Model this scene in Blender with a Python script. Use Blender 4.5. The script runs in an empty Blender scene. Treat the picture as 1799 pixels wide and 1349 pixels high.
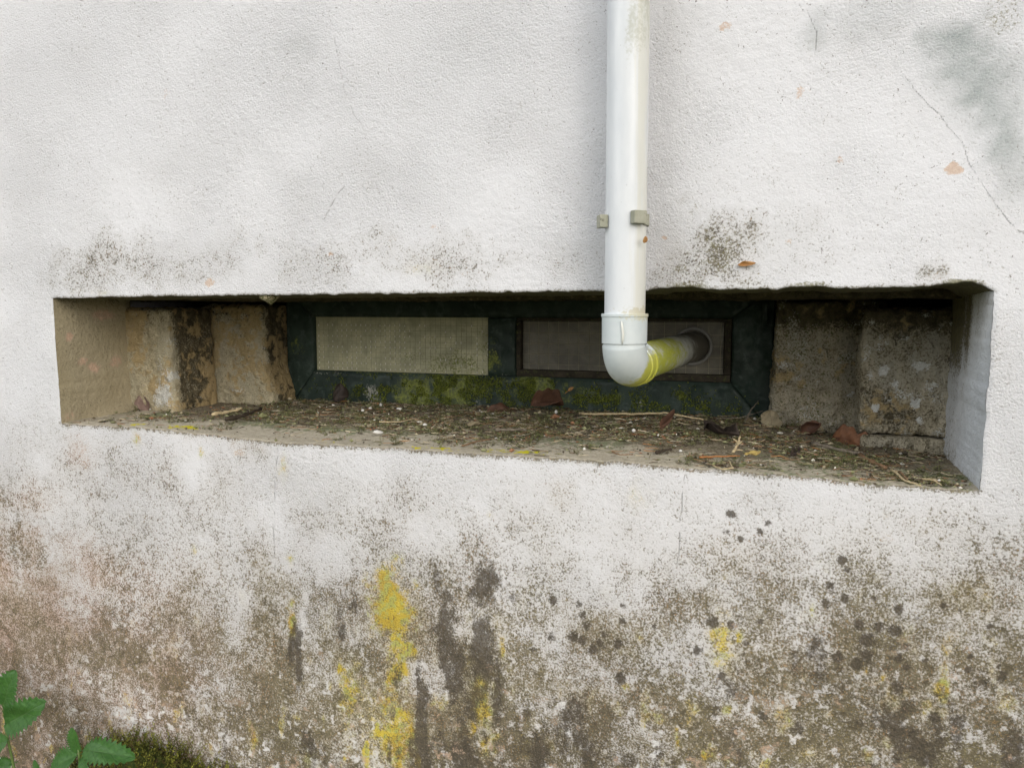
import bpy, bmesh, math, random
import numpy as np
from mathutils import Vector, Matrix

scene = bpy.context.scene
R = math.radians

# ------------------------------------------------------------------ camera
cam_data = bpy.data.cameras.new('camera')
cam_data.sensor_width = 36.0
cam_data.lens = 27.215
cam_data.clip_start = 0.02
cam_data.clip_end = 500
cam = bpy.data.objects.new('camera', cam_data)
scene.collection.objects.link(cam)
cam.location = (0.0, -1.5, 1.28)
cam.rotation_euler = (R(90 - 5.6), 0, R(19.5))
scene.camera = cam

# ------------------------------------------------------------------ sky, sun, exposure
SUN_EL, SUN_AZ = R(28), R(-44)          # azimuth from the wall's outward normal, towards the left of the wall
world = bpy.data.worlds.new('World')
scene.world = world
world.use_nodes = True
wn = world.node_tree
for n in list(wn.nodes):
    wn.nodes.remove(n)
wo = wn.nodes.new('ShaderNodeOutputWorld')
wb = wn.nodes.new('ShaderNodeBackground')
ws = wn.nodes.new('ShaderNodeTexSky')
ws.sky_type = 'NISHITA'
ws.sun_disc = False
ws.sun_elevation = SUN_EL
ws.sun_rotation = R(180) + SUN_AZ
ws.air_density = 1.0
ws.dust_density = 4.0
ws.ozone_density = 1.0
whs = wn.nodes.new('ShaderNodeHueSaturation')     # overcast: the sky light is nearly neutral
whs.inputs['Saturation'].default_value = 0.36
wb.inputs['Strength'].default_value = 0.12
wn.links.new(ws.outputs[0], whs.inputs['Color'])
wn.links.new(whs.outputs[0], wb.inputs['Color'])
wn.links.new(wb.outputs[0], wo.inputs['Surface'])

sun_data = bpy.data.lights.new('sun', 'SUN')
sun_data.energy = 1.4
sun_data.angle = R(50)
sun_data.color = (1.0, 0.995, 0.985)
sun = bpy.data.objects.new('sun', sun_data)
scene.collection.objects.link(sun)
d_ = Vector((math.sin(SUN_AZ) * math.cos(SUN_EL), -math.cos(SUN_AZ) * math.cos(SUN_EL), math.sin(SUN_EL)))
sun.rotation_euler = d_.to_track_quat('Z', 'Y').to_euler()
sun.location = d_ * 6

scene.view_settings.view_transform = 'Standard'
scene.view_settings.look = 'None'
scene.view_settings.exposure = 0.38
scene.view_settings.gamma = 1.0
scene.view_settings.use_curve_mapping = False

scene.cycles.adaptive_threshold = 0.015
scene.cycles.max_bounces = 5
scene.cycles.diffuse_bounces = 3
scene.cycles.glossy_bounces = 2
scene.cycles.transmission_bounces = 2
scene.cycles.transparent_max_bounces = 6
scene.cycles.caustics_reflective = False
scene.cycles.caustics_refractive = False

# ------------------------------------------------------------------ helpers: noise
def _hash(ix, iy, iz, seed):
    h = (ix.astype(np.int64) * 374761393 + iy.astype(np.int64) * 668265263 + iz.astype(np.int64) * 2147483647 + seed * 144665) & 0xffffffff
    h = ((h ^ (h >> 13)) * 1274126177) & 0xffffffff
    h = ((h ^ (h >> 16)) * 2246822519) & 0xffffffff
    return (h ^ (h >> 15)).astype(np.float64) / 4294967295.0

def vn(x, y, s, seed=0):
    x = np.asarray(x, float) * s + 1000.3; y = np.asarray(y, float) * s + 1000.7
    ix = np.floor(x); iy = np.floor(y)
    fx = x - ix; fy = y - iy
    fx = fx * fx * (3 - 2 * fx); fy = fy * fy * (3 - 2 * fy)
    z0 = np.zeros_like(ix)
    a = _hash(ix, iy, z0, seed); b = _hash(ix + 1, iy, z0, seed)
    c = _hash(ix, iy + 1, z0, seed); d = _hash(ix + 1, iy + 1, z0, seed)
    return (a + (b - a) * fx) * (1 - fy) + (c + (d - c) * fx) * fy

def fbm(x, y, s, seed=0, octs=4, gain=0.5):
    t = 0; a = 1; n = 0
    for k in range(octs):
        t = t + a * vn(x, y, s * 2.03 ** k, seed + 17 * k); n += a; a *= gain
    return t / n

def vn3(p, s, seed=0):
    q = p * s + 500.37
    i = np.floor(q); f = q - i; f = f * f * (3 - 2 * f)
    r = 0
    for dx in (0, 1):
        for dy in (0, 1):
            for dz in (0, 1):
                w = (f[:, 0] if dx else 1 - f[:, 0]) * (f[:, 1] if dy else 1 - f[:, 1]) * (f[:, 2] if dz else 1 - f[:, 2])
                r = r + w * _hash(i[:, 0] + dx, i[:, 1] + dy, i[:, 2] + dz, seed)
    return r

def fbm3(p, s, seed=0, octs=4, gain=0.5):
    t = 0; a = 1; n = 0
    for k in range(octs):
        t = t + a * vn3(p, s * 2.03 ** k, seed + 31 * k); n += a; a *= gain
    return t / n

def sstep(a, b, x):
    t = np.clip((x - a) / (b - a), 0, 1)
    return t * t * (3 - 2 * t)

# ------------------------------------------------------------------ helpers: objects
def link(name, mesh, mat=None, parent=None, label=None, cat=None, group=None, kind=None):
    o = bpy.data.objects.new(name, mesh)
    scene.collection.objects.link(o)
    if mat is not None and mesh is not None:
        mesh.materials.clear(); mesh.materials.append(mat)
    if parent is not None:
        o.parent = parent
    tag(o, label, cat, group, kind)
    return o

def tag(o, label=None, cat=None, group=None, kind=None):
    if label: o['label'] = label
    if cat: o['category'] = cat
    if group: o['group'] = group
    if kind: o['kind'] = kind
    return o

def mesh_np(name, verts, faces, smooth=True):
    """verts (n,3), faces (m,k) all with k corners"""
    verts = np.ascontiguousarray(verts, dtype=np.float32); faces = np.ascontiguousarray(faces, dtype=np.int32)
    me = bpy.data.meshes.new(name)
    m, k = faces.shape
    me.vertices.add(len(verts)); me.vertices.foreach_set('co', verts.ravel())
    me.loops.add(m * k); me.loops.foreach_set('vertex_index', faces.ravel())
    me.polygons.add(m)
    me.polygons.foreach_set('loop_start', np.arange(0, m * k, k, dtype=np.int32))
    me.polygons.foreach_set('loop_total', np.full(m, k, dtype=np.int32))
    me.polygons.foreach_set('use_smooth', np.full(m, smooth, dtype=bool))
    me.update(calc_edges=True); me.validate()
    return me

def set_attr(me, name, rgb):
    a = me.color_attributes.new(name, 'FLOAT_COLOR', 'POINT')
    c = np.ones((len(me.vertices), 4), np.float32); c[:, :3] = rgb
    a.data.foreach_set('color', c.ravel())

def grid_faces(nu, nv, flip=False):
    i = np.arange(nu - 1)[:, None] * nv + np.arange(nv - 1)[None, :]
    q = np.stack([i, i + nv, i + nv + 1, i + 1], -1).reshape(-1, 4)
    return q[:, ::-1] if flip else q

def tube(path, radii, n=32, cap=True):
    """swept tube; path (k,3); radii (k,)"""
    P = [Vector(p) for p in path]; k = len(P)
    T = [(P[min(i + 1, k - 1)] - P[max(i - 1, 0)]).normalized() for i in range(k)]
    a = Vector((1, 0, 0)) if abs(T[0].x) < 0.8 else Vector((0, 0, 1))
    U = (a - T[0] * a.dot(T[0])).normalized()
    V, F = [], []
    for i in range(k):
        U = (U - T[i] * U.dot(T[i])).normalized(); B = T[i].cross(U)
        for j in range(n):
            t = 2 * math.pi * j / n
            V.append(P[i] + (U * math.cos(t) + B * math.sin(t)) * radii[i])
    for i in range(k - 1):
        for j in range(n):
            F.append((i * n + j, i * n + (j + 1) % n, (i + 1) * n + (j + 1) % n, (i + 1) * n + j))
    if cap:
        F.append(tuple(range(n))[::-1]); F.append(tuple((k - 1) * n + j for j in range(n)))
    return V, F

def mesh_py(name, V, F, smooth=True, sharp=None):
    me = bpy.data.meshes.new(name)
    me.from_pydata([tuple(v) for v in V], [], F)
    me.update()
    if smooth:
        me.polygons.foreach_set('use_smooth', [True] * len(me.polygons))
        if sharp:
            me.set_sharp_from_angle(angle=R(sharp))
    return me

def bevel_box(name, lo, hi, bev=0.003, segs=2, shear=None):
    bm = bmesh.new()
    bmesh.ops.create_cube(bm, size=1)
    lo = Vector(lo); hi = Vector(hi)
    for v in bm.verts:
        v.co = Vector(((lo[i] + hi[i]) / 2 + v.co[i] * (hi[i] - lo[i])) for i in range(3))
    if shear:
        for v in bm.verts: v.co = shear(v.co)
    bmesh.ops.bevel(bm, geom=bm.edges[:], offset=bev, segments=segs, affect='EDGES', profile=0.7)
    me = bpy.data.meshes.new(name); bm.to_mesh(me); bm.free()
    me.polygons.foreach_set('use_smooth', [True] * len(me.polygons)); me.set_sharp_from_angle(angle=R(40))
    return me

# ------------------------------------------------------------------ helpers: materials
class Mat:
    def __init__(self, name, rough=0.9, spec=0.3):
        self.m = bpy.data.materials.new(name); self.m.use_nodes = True
        self.nt = self.m.node_tree; self.N = self.nt.nodes; self.L = self.nt.links
        self.b = self.N['Principled BSDF']; self.out = self.N['Material Output']
        self.b.inputs['Roughness'].default_value = rough
        self.b.inputs['Specular IOR Level'].default_value = spec
        self._co = None
    def co(self):
        if self._co is None:
            self._co = self.N.new('ShaderNodeTexCoord').outputs['Object']
        return self._co
    def put(self, sock, v):
        if isinstance(v, bpy.types.NodeSocket): self.L.new(v, sock)
        elif isinstance(v, (tuple, list)) and len(v) == 3 and sock.type == 'RGBA': sock.default_value = (*v, 1)
        else: sock.default_value = v
    def noise(self, s, detail=3, rough=0.55, co=None, stretch=None, dist=0.0):
        n = self.N.new('ShaderNodeTexNoise'); n.inputs['Scale'].default_value = s
        n.inputs['Detail'].default_value = detail; n.inputs['Roughness'].default_value = rough
        n.inputs['Distortion'].default_value = dist
        c = co or self.co()
        if stretch:
            mp = self.N.new('ShaderNodeMapping'); mp.inputs['Scale'].default_value = stretch
            self.L.new(c, mp.inputs['Vector']); c = mp.outputs[0]
        self.L.new(c, n.inputs['Vector'])
        return n
    def voro(self, s, feature='F1', stretch=None):
        n = self.N.new('ShaderNodeTexVoronoi'); n.inputs['Scale'].default_value = s; n.feature = feature
        c = self.co()
        if stretch:
            mp = self.N.new('ShaderNodeMapping'); mp.inputs['Scale'].default_value = stretch
            self.L.new(c, mp.inputs['Vector']); c = mp.outputs[0]
        self.L.new(c, n.inputs['Vector'])
        return n
    def sep(self, sock):
        n = self.N.new('ShaderNodeSeparateColor'); self.L.new(sock, n.inputs[0]); return n.outputs
    def xyz(self, sock=None):
        n = self.N.new('ShaderNodeSeparateXYZ'); self.L.new(sock or self.co(), n.inputs[0]); return n.outputs
    def attr(self, name):
        n = self.N.new('ShaderNodeAttribute'); n.attribute_name = name; return n.outputs['Color']
    def math(self, op, a, b=0.0, clamp=False, c=None):
        n = self.N.new('ShaderNodeMath'); n.operation = op; n.use_clamp = clamp
        self.put(n.inputs[0], a); self.put(n.inputs[1], b)
        if c is not None: self.put(n.inputs[2], c)
        return n.outputs[0]
    def rng(self, v, a, b, c=0.0, d=1.0, smooth=True):
        n = self.N.new('ShaderNodeMapRange'); n.interpolation_type = 'SMOOTHSTEP' if smooth else 'LINEAR'
        self.put(n.inputs[0], v)
        for k, t in zip((1, 2, 3, 4), (a, b, c, d)): self.put(n.inputs[k], t)
        return n.outputs[0]
    def cover(self, speck, dens, soft=0.12):
        """covers about the share dens of the surface where speck (0..1 evenly spread) is high"""
        if isinstance(dens, (int, float)):
            lo = 1 - dens * (1 + 2 * soft)
            return self.rng(speck, lo, lo + 2 * soft)
        lo = self.math('MULTIPLY_ADD', dens, -(1 + 2 * soft), False, 1.0)
        return self.rng(speck, lo, self.math('ADD', lo, 2 * soft))
    def mix(self, f, a, b):
        n = self.N.new('ShaderNodeMix'); n.data_type = 'RGBA'
        self.put(n.inputs[0], f); self.put(n.inputs[6], a); self.put(n.inputs[7], b); return n.outputs[2]
    def fmix(self, f, a, b):
        n = self.N.new('ShaderNodeMix'); n.data_type = 'FLOAT'
        self.put(n.inputs[0], f); self.put(n.inputs[2], a); self.put(n.inputs[3], b); return n.outputs[0]
    def bump(self, h, dist=0.002, strength=0.6, normal=None):
        n = self.N.new('ShaderNodeBump'); n.inputs['Distance'].default_value = dist; n.inputs['Strength'].default_value = strength
        self.L.new(h, n.inputs['Height'])
        if normal: self.L.new(normal, n.inputs['Normal'])
        self.L.new(n.outputs[0], self.b.inputs['Normal']); return n.outputs[0]
    def color(self, c):
        self.put(self.b.inputs['Base Color'], c); return self.m

def even(M, v, lo=0.28, hi=0.72):
    return M.rng(v, lo, hi, 0.0, 1.0, smooth=False)

def render_material(name, base, base2, dirtcol=(0.080, 0.068, 0.042)):
    """weathered roughcast render; stains and the coarser mottling come from the attributes stain_a .. stain_e of the mesh.
    One grain field decides where dirt sits: dark in the hollows, tan on the slopes, clean on the grain tops."""
    M = Mat(name, 0.92, 0.2)
    n1 = M.noise(235, 3, 0.68)
    r1 = M.sep(n1.outputs['Color'])
    u = [even(M, r1[k], .3, .7) for k in range(3)]
    A = M.sep(M.attr('stain_a')); B = M.sep(M.attr('stain_b')); C = M.sep(M.attr('stain_c')); D = M.sep(M.attr('stain_d')); E = M.sep(M.attr('stain_e'))
    def blend(k, w): return M.rng(M.math('ADD', M.math('MULTIPLY', u[k], w), M.math('MULTIPLY', D[k], 1 - w)), .13, .87, 0, 1, False)
    sp = blend(0, .78); sp2 = blend(1, .70); sp3 = blend(2, .80)
    clean = M.math('MULTIPLY_ADD', B[2], -.85, False, 1.0)
    col = M.mix(E[0], base, base2)
    col = M.mix(M.math('MULTIPLY', M.cover(sp, M.math('MULTIPLY_ADD', E[2], .05, False, .05), 0.07), 0.5), col, (0.26, 0.235, 0.21))      # dust in the hollows
    col = M.mix(M.math('MULTIPLY', M.cover(sp3, M.math('MULTIPLY_ADD', D[1], .05, False, .012), 0.02), 0.75), col, (0.13, 0.115, 0.1))      # open pits
    col = M.mix(M.math('MULTIPLY', C[2], 0.95), col, M.mix(sp, (0.40, 0.43, 0.43), (0.25, 0.285, 0.285)))  # bare grey patch
    red = M.rng(M.xyz()[0], -1.1, -1.5)
    col = M.mix(M.math('MULTIPLY', M.math('MULTIPLY', A[0], clean), .62), col, (0.31, 0.285, 0.235))      # soft grey-green film of grime
    col = M.mix(M.math('MULTIPLY', M.rng(E[1], .35, 1), .03), col, (0.42, 0.41, 0.39))
    col = M.mix(M.math('MULTIPLY', A[1], .42), col, (0.47, 0.40, 0.32))      # thin film of dust over grain and hollow alike
    tan = M.mix(red, M.mix(E[1], (0.38, 0.325, 0.225), (0.30, 0.255, 0.155)), M.mix(E[1], (0.46, 0.305, 0.235), (0.37, 0.265, 0.19)))
    col = M.mix(M.math('MULTIPLY', M.cover(M.math('MULTIPLY_ADD', sp, .75, False, M.math('MULTIPLY', sp2, .25)), M.math('MULTIPLY', A[1], clean), 0.42), 0.88), col, tan)
    yl = M.mix(E[2], (0.56, 0.43, 0.035), (0.42, 0.26, 0.02))
    yl = M.mix(M.rng(D[2], .35, .9), yl, (0.40, 0.40, 0.09))
    col = M.mix(M.math('MULTIPLY', M.math('ADD', M.math('MULTIPLY', M.cover(sp2, M.math('MULTIPLY', B[0], .85), 0.45), .85), M.math('MULTIPLY', B[0], .26), True), 0.9), col, yl)
    dc = M.mix(D[2], dirtcol, tuple(1.8 * c for c in dirtcol)); dc = M.mix(M.rng(u[2], .58, .95), dc, M.mix(E[1], (0.30, 0.165, 0.075), (0.24, 0.20, 0.07)))
    dd = M.math('MULTIPLY', M.math('MULTIPLY', A[0], clean), M.math('MULTIPLY_ADD', B[0], -.45, False, 1.0))
    col = M.mix(M.math('MULTIPLY', M.cover(sp, dd, 0.34), 0.9), col, dc)
    col = M.mix(M.math('MULTIPLY', M.cover(sp2, A[2], 0.42), .88), col, M.mix(sp3, (0.050, 0.042, 0.032), (0.105, 0.087, 0.064)))
    col = M.mix(M.math('MULTIPLY', M.cover(sp3, B[1], 0.35), 0.75), col, M.mix(sp, (0.22, 0.205, 0.095), (0.11, 0.105, 0.045)))
    wv = M.math('MULTIPLY_ADD', B[2], 1.3, True, -.5)
    col = M.mix(M.math('MULTIPLY', M.cover(sp3, wv, 0.35), .8), col, (0.68, 0.67, 0.65))
    col = M.mix(M.math('MULTIPLY', M.cover(sp, C[1], 0.4), 0.75), col, M.mix(sp3, (0.50, 0.33, 0.22), (0.62, 0.47, 0.36)))
    cr = M.math('MULTIPLY', M.math('SUBTRACT', 1.0, M.rng(M.math('ADD', C[0], M.math('MULTIPLY', M.math('SUBTRACT', r1[1], 0.5), 0.10)), 0.03, 0.075)),
                M.rng(D[1], 0.0, 0.28))
    col = M.mix(M.math('MULTIPLY', cr, 0.32), col, (0.09, 0.078, 0.065))
    M.bump(M.math('SUBTRACT', M.math('MULTIPLY', r1[0], M.math('MULTIPLY_ADD', E[0], -1.0, False, -.45)), M.math('MULTIPLY', cr, .8)), 0.0040, 0.8)
    return M.color(col)

def mottle(me, a, b):
    """coarse grain (about 1 cm) and broad tint variation as attributes"""
    d = np.stack([np.clip((fbm(a, b, 105, 140 + k, 3, .6) - .5) / .42 + .5, 0, 1) for k in range(3)], -1)
    e = np.stack([np.clip((fbm(a, b, (4, 9, 13)[k], 150 + k, 3, .55) - .5) / .4 + .5, 0, 1) for k in range(3)], -1)
    set_attr(me, 'stain_d', d); set_attr(me, 'stain_e', e)

MAT_RENDER = render_material('lime_render', (0.695, 0.70, 0.725), (0.67, 0.674, 0.697))
MAT_REVEAL_OCHRE = render_material('ochre_render', (0.40, 0.345, 0.225), (0.33, 0.28, 0.175))
MAT_REVEAL_GREY = render_material('limewashed_render', (0.72, 0.76, 0.81), (0.62, 0.66, 0.71))
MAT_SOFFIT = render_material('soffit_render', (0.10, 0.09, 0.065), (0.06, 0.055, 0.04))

# ------------------------------------------------------------------ the opening in the wall
XL0, XR0, ZB0, ZT0 = -1.791, 0.325, 0.970, 1.307
TOP = [(-1.7947, 1.3051), (-1.5848, 1.3071), (-1.4064, 1.3090), (-1.1585, 1.3090), (-0.9315, 1.3103), (-0.7096, 1.3114), (-0.5306, 1.3126), (-0.3412, 1.3135), (-0.2521, 1.3139), (-0.2251, 1.3191), (-0.1770, 1.3187), (-0.1248, 1.3151), (-0.0240, 1.3143), (0.0148, 1.3180), (0.0531, 1.3187), (0.0908, 1.3153), (0.1996, 1.3154), (0.2345, 1.3189), (0.2619, 1.3225), (0.2899, 1.3232), (0.3094, 1.3192), (0.3266, 1.3076)]
BOT = [(-1.7862, 0.9772), (-1.6440, 0.9784), (-1.5319, 0.9813), (-1.3719, 0.9769), (-1.2204, 0.9714), (-1.0923, 0.9679), (-0.9105, 0.9721), (-0.7960, 0.9726), (-0.6597, 0.9711), (-0.5305, 0.9732), (-0.4079, 0.9741), (-0.2913, 0.9749), (-0.1803, 0.9723), (-0.0745, 0.9731), (0.0265, 0.9707), (0.1232, 0.9663), (0.2154, 0.9662), (0.3225, 0.9666)]
_t = np.array(TOP); _b = np.array(BOT)
def ztop(x): return np.interp(x, _t[:, 0], _t[:, 1]) + 0.003 * (fbm(x, 0 * x, 60, 3, 3) - 0.5) * 2
def zbot(x): return np.interp(x, _b[:, 0], _b[:, 1]) + 0.003 * (fbm(x, 0 * x, 45, 5, 3) - 0.5) * 2
def xleft(z): return XL0 + (z - 1.14) * -0.018 + 0.0018 * (fbm(z, 0 * z, 60, 7, 3) - 0.5) * 2
def xright(z): return XR0 + (z - 1.14) * 0.012 + 0.003 * (fbm(z, 0 * z, 50, 9, 3) - 0.5) * 2

def relief(x, z):
    """depth of the render's own relief, outward positive (metres)"""
    h = 0.010 * (fbm(x, z, 2.2, 1, 3) - 0.5) + 0.004 * (fbm(x, z, 9, 2, 3) - 0.5)
    g = fbm(x, z, 150, 11, 2, 0.6) - 0.5
    ang = 0.6 * (x + 0.8) * 0.5
    s = fbm(x * np.cos(ang) + z * np.sin(ang) * 1, (z * np.cos(ang) - x * np.sin(ang)) * 2.1, 70, 12, 2) - 0.5
    return h + 0.0010 * g + 0.0011 * s * sstep(.42, .66, fbm(x, z, 4.5, 13, 2))

def axis(fine0, fine1, lo, hi, step, snaps, grow=1.25, cap=1e9):
    a = list(np.arange(fine0, fine1 + 1e-6, step)); s = step
    v = fine1
    while v < hi: s = min(s * grow, cap); v += s; a.append(v)
    v = fine0; s = step
    while v > lo: s = min(s * grow, cap); v -= s; a.insert(0, v)
    a = np.array(a); idx = []
    for q in snaps:
        i = int(np.argmin(abs(a - q))); a[i] = q; idx.append(i)
    return a, idx

STEP = 0.0030
xs, (iL, iR) = axis(-2.14, 0.46, -4.2, 2.4, STEP, (XL0, XR0), 1.05, .03)
zs, (jB, jT) = axis(-0.05, 2.08, -0.25, 3.4, STEP, (ZB0, ZT0), 1.05, .03)
X, Z = np.meshgrid(xs, zs, indexing='ij')
ii = np.arange(len(xs))[:, None]; jj = np.arange(len(zs))[None, :]
FALL = 16
wl = np.clip(1 - abs(ii - iL) / FALL, 0, 1); wr = np.clip(1 - abs(ii - iR) / FALL, 0, 1)
wb_ = np.clip(1 - abs(jj - jB) / FALL, 0, 1); wt = np.clip(1 - abs(jj - jT) / FALL, 0, 1)
inz = np.clip(1 - np.maximum(jB - jj, jj - jT) / 10.0, 0, 1); inx = np.clip(1 - np.maximum(iL - ii, ii - iR) / 10.0, 0, 1)
Xw = X + wl * inz * (xleft(Z) - XL0) + wr * inz * (xright(Z) - XR0)
Zw = Z + wb_ * inx * (zbot(X) - ZB0) + wt * inx * (ztop(X) - ZT0)
Y = -relief(Xw, Zw)
ex = np.maximum(iL - ii, ii - iR); ez = np.maximum(jB - jj, jj - jT)
edge = np.maximum(ex, ez) + 0 * X               # 0 on the arris, counted in cells outward
Y = Y + np.where(edge == 0, 0.0022, np.where(edge == 1, 0.0002, 0))

# ---- stains: centres and radii on the wall in metres (x, z, rx, rz, amount)
def blobs(x, z, lst, warp=0.5, soft=0.75, seed=0, ws=14.0):
    m = np.zeros_like(x)
    for k, (cx, cz, rx, rz, a) in enumerate(lst):
        sel = (abs(x - cx) < rx * 2.1) & (abs(z - cz) < rz * 2.1)
        if not sel.any(): continue
        xx = x[sel]; zz = z[sel]
        n1 = fbm(xx, zz, 0.9 / max(rx, rz) + ws, seed + k, 3) - 0.5; n2 = fbm(xx, zz, 0.9 / max(rx, rz) + ws, seed + k + 50, 3) - 0.5
        d = np.hypot((xx - cx) / rx + warp * 2 * n1, (zz - cz) / rz + warp * 2 * n2)
        v = a * (1 - sstep(1 - soft, 1 + soft * 0.6, d))
        m[sel] = np.maximum(m[sel], v)
    return m

DIRT = [(-0.7756, 0.4511, 0.3956, 0.1991, .85), (-0.4035, 0.3877, 0.3434, 0.1248, 1.1), (0.1401, 0.5366, 0.2439, 0.1198, 1.05), (-0.9577, 0.2529, 0.3743, 0.0989, .85), (-0.1126, 0.3963, 0.3039, 0.0706, 1.0), (-0.5955, 0.6471, 0.1654, 0.0882, .5), (0.0671, 0.6570, 0.1429, 0.0657, .45), (-0.3331, 0.6214, 0.1377, 0.0600, .4), (-1.5796, 1.3871, 0.2786, 0.0861, .38), (-1.6945, 1.3463, 0.1486, 0.0514, .32), (-0.9589, 1.3794, 0.2100, 0.0646, .28), (-0.6826, 1.3788, 0.1765, 0.0729, .30), (-0.4108, 1.3689, 0.0915, 0.0501, .24),
        (-0.8442, 1.4040, 0.1223, 0.0727, .22), (-1.2347, 1.4004, 0.1417, 0.0653, .26), (-0.1245, 1.3865, 0.0924, 0.0853, .5), (-0.1830, 1.3497, 0.0625, 0.0382, .46), (0.0121, 1.3983, 0.1485, 0.0905, .2),
        (0.2335, 1.3392, 0.0344, 0.0241, .4), (-1.9734, 0.6282, 0.1270, 0.1920, .5), (-1.3843, 0.7335, 0.1878, 0.1011, .34), (-0.8840, 0.8478, 0.0861, 0.0522, .24), (-0.4929, 0.8929, 0.1094, 0.0720, .2),
        (-1.2057, 0.9311, 0.0808, 0.0549, .3), (-1.7696, 1.6261, 0.2582, 0.1254, .05), (-1.5973, 1.9396, 0.2889, 0.1045, .1), (-1.1073, 1.8477, 0.1745, 0.1085, .09), (-1.6621, 1.5364, 0.2843, 0.0694, .1),
        (0.0922, 1.7486, 0.1311, 0.0565, .14), (-0.1974, 1.7813, 0.0811, 0.0804, .14), (-0.0395, 1.4962, 0.1692, 0.1203, .11), (0.3379, 1.2049, 0.0411, 0.1141, .2), (-0.5954, 0.6851, 0.0776, 0.0879, .55)]
BLACK = [(-1.0775, 0.4578, 0.0192, 0.1128, .85), (-0.5954, 0.6851, 0.0443, 0.0653, .85), (-0.6793, 0.5585, 0.0327, 0.1548, .85), (-0.5960, 0.5194, 0.0395, 0.1530, .9), (-0.5619, 0.4350, 0.0210, 0.1408, .8),
         (-0.7552, 0.3808, 0.0185, 0.1139, .75), (-0.7095, 0.6942, 0.0165, 0.0540, .55), (-0.9159, 0.6052, 0.0179, 0.0243, .6), (-0.9535, 0.5457, 0.0197, 0.0466, .6), (-0.5241, 0.6665, 0.0166, 0.0224, .5),
         (-0.4034, 0.3751, 0.2012, 0.0939, .5), (0.1974, 0.5361, 0.1701, 0.0969, .5), (0.0781, 0.6256, 0.0819, 0.0658, .42), (-0.6240, 0.2724, 0.2457, 0.0663, .5), (-1.1542, 0.5740, 0.0229, 0.0707, .3),
         (-0.7068, 0.2890, 0.1763, 0.0806, .35), (0.2508, 0.5888, 0.0713, 0.0635, .45), (-0.1902, 0.3805, 0.1314, 0.0600, .4), (-1.0213, 0.2116, 0.1395, 0.0647, .35), (0.1933, 0.6329, 0.0277, 0.0640, .4),
         (-0.0420, 0.5610, 0.1217, 0.0568, .3), (-0.8046, 0.4328, 0.0145, 0.0539, .35), (-0.2163, 0.5555, 0.0158, 0.0708, .3), (-2.0287, -0.0188, 0.1545, 0.0868, .35)]
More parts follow.
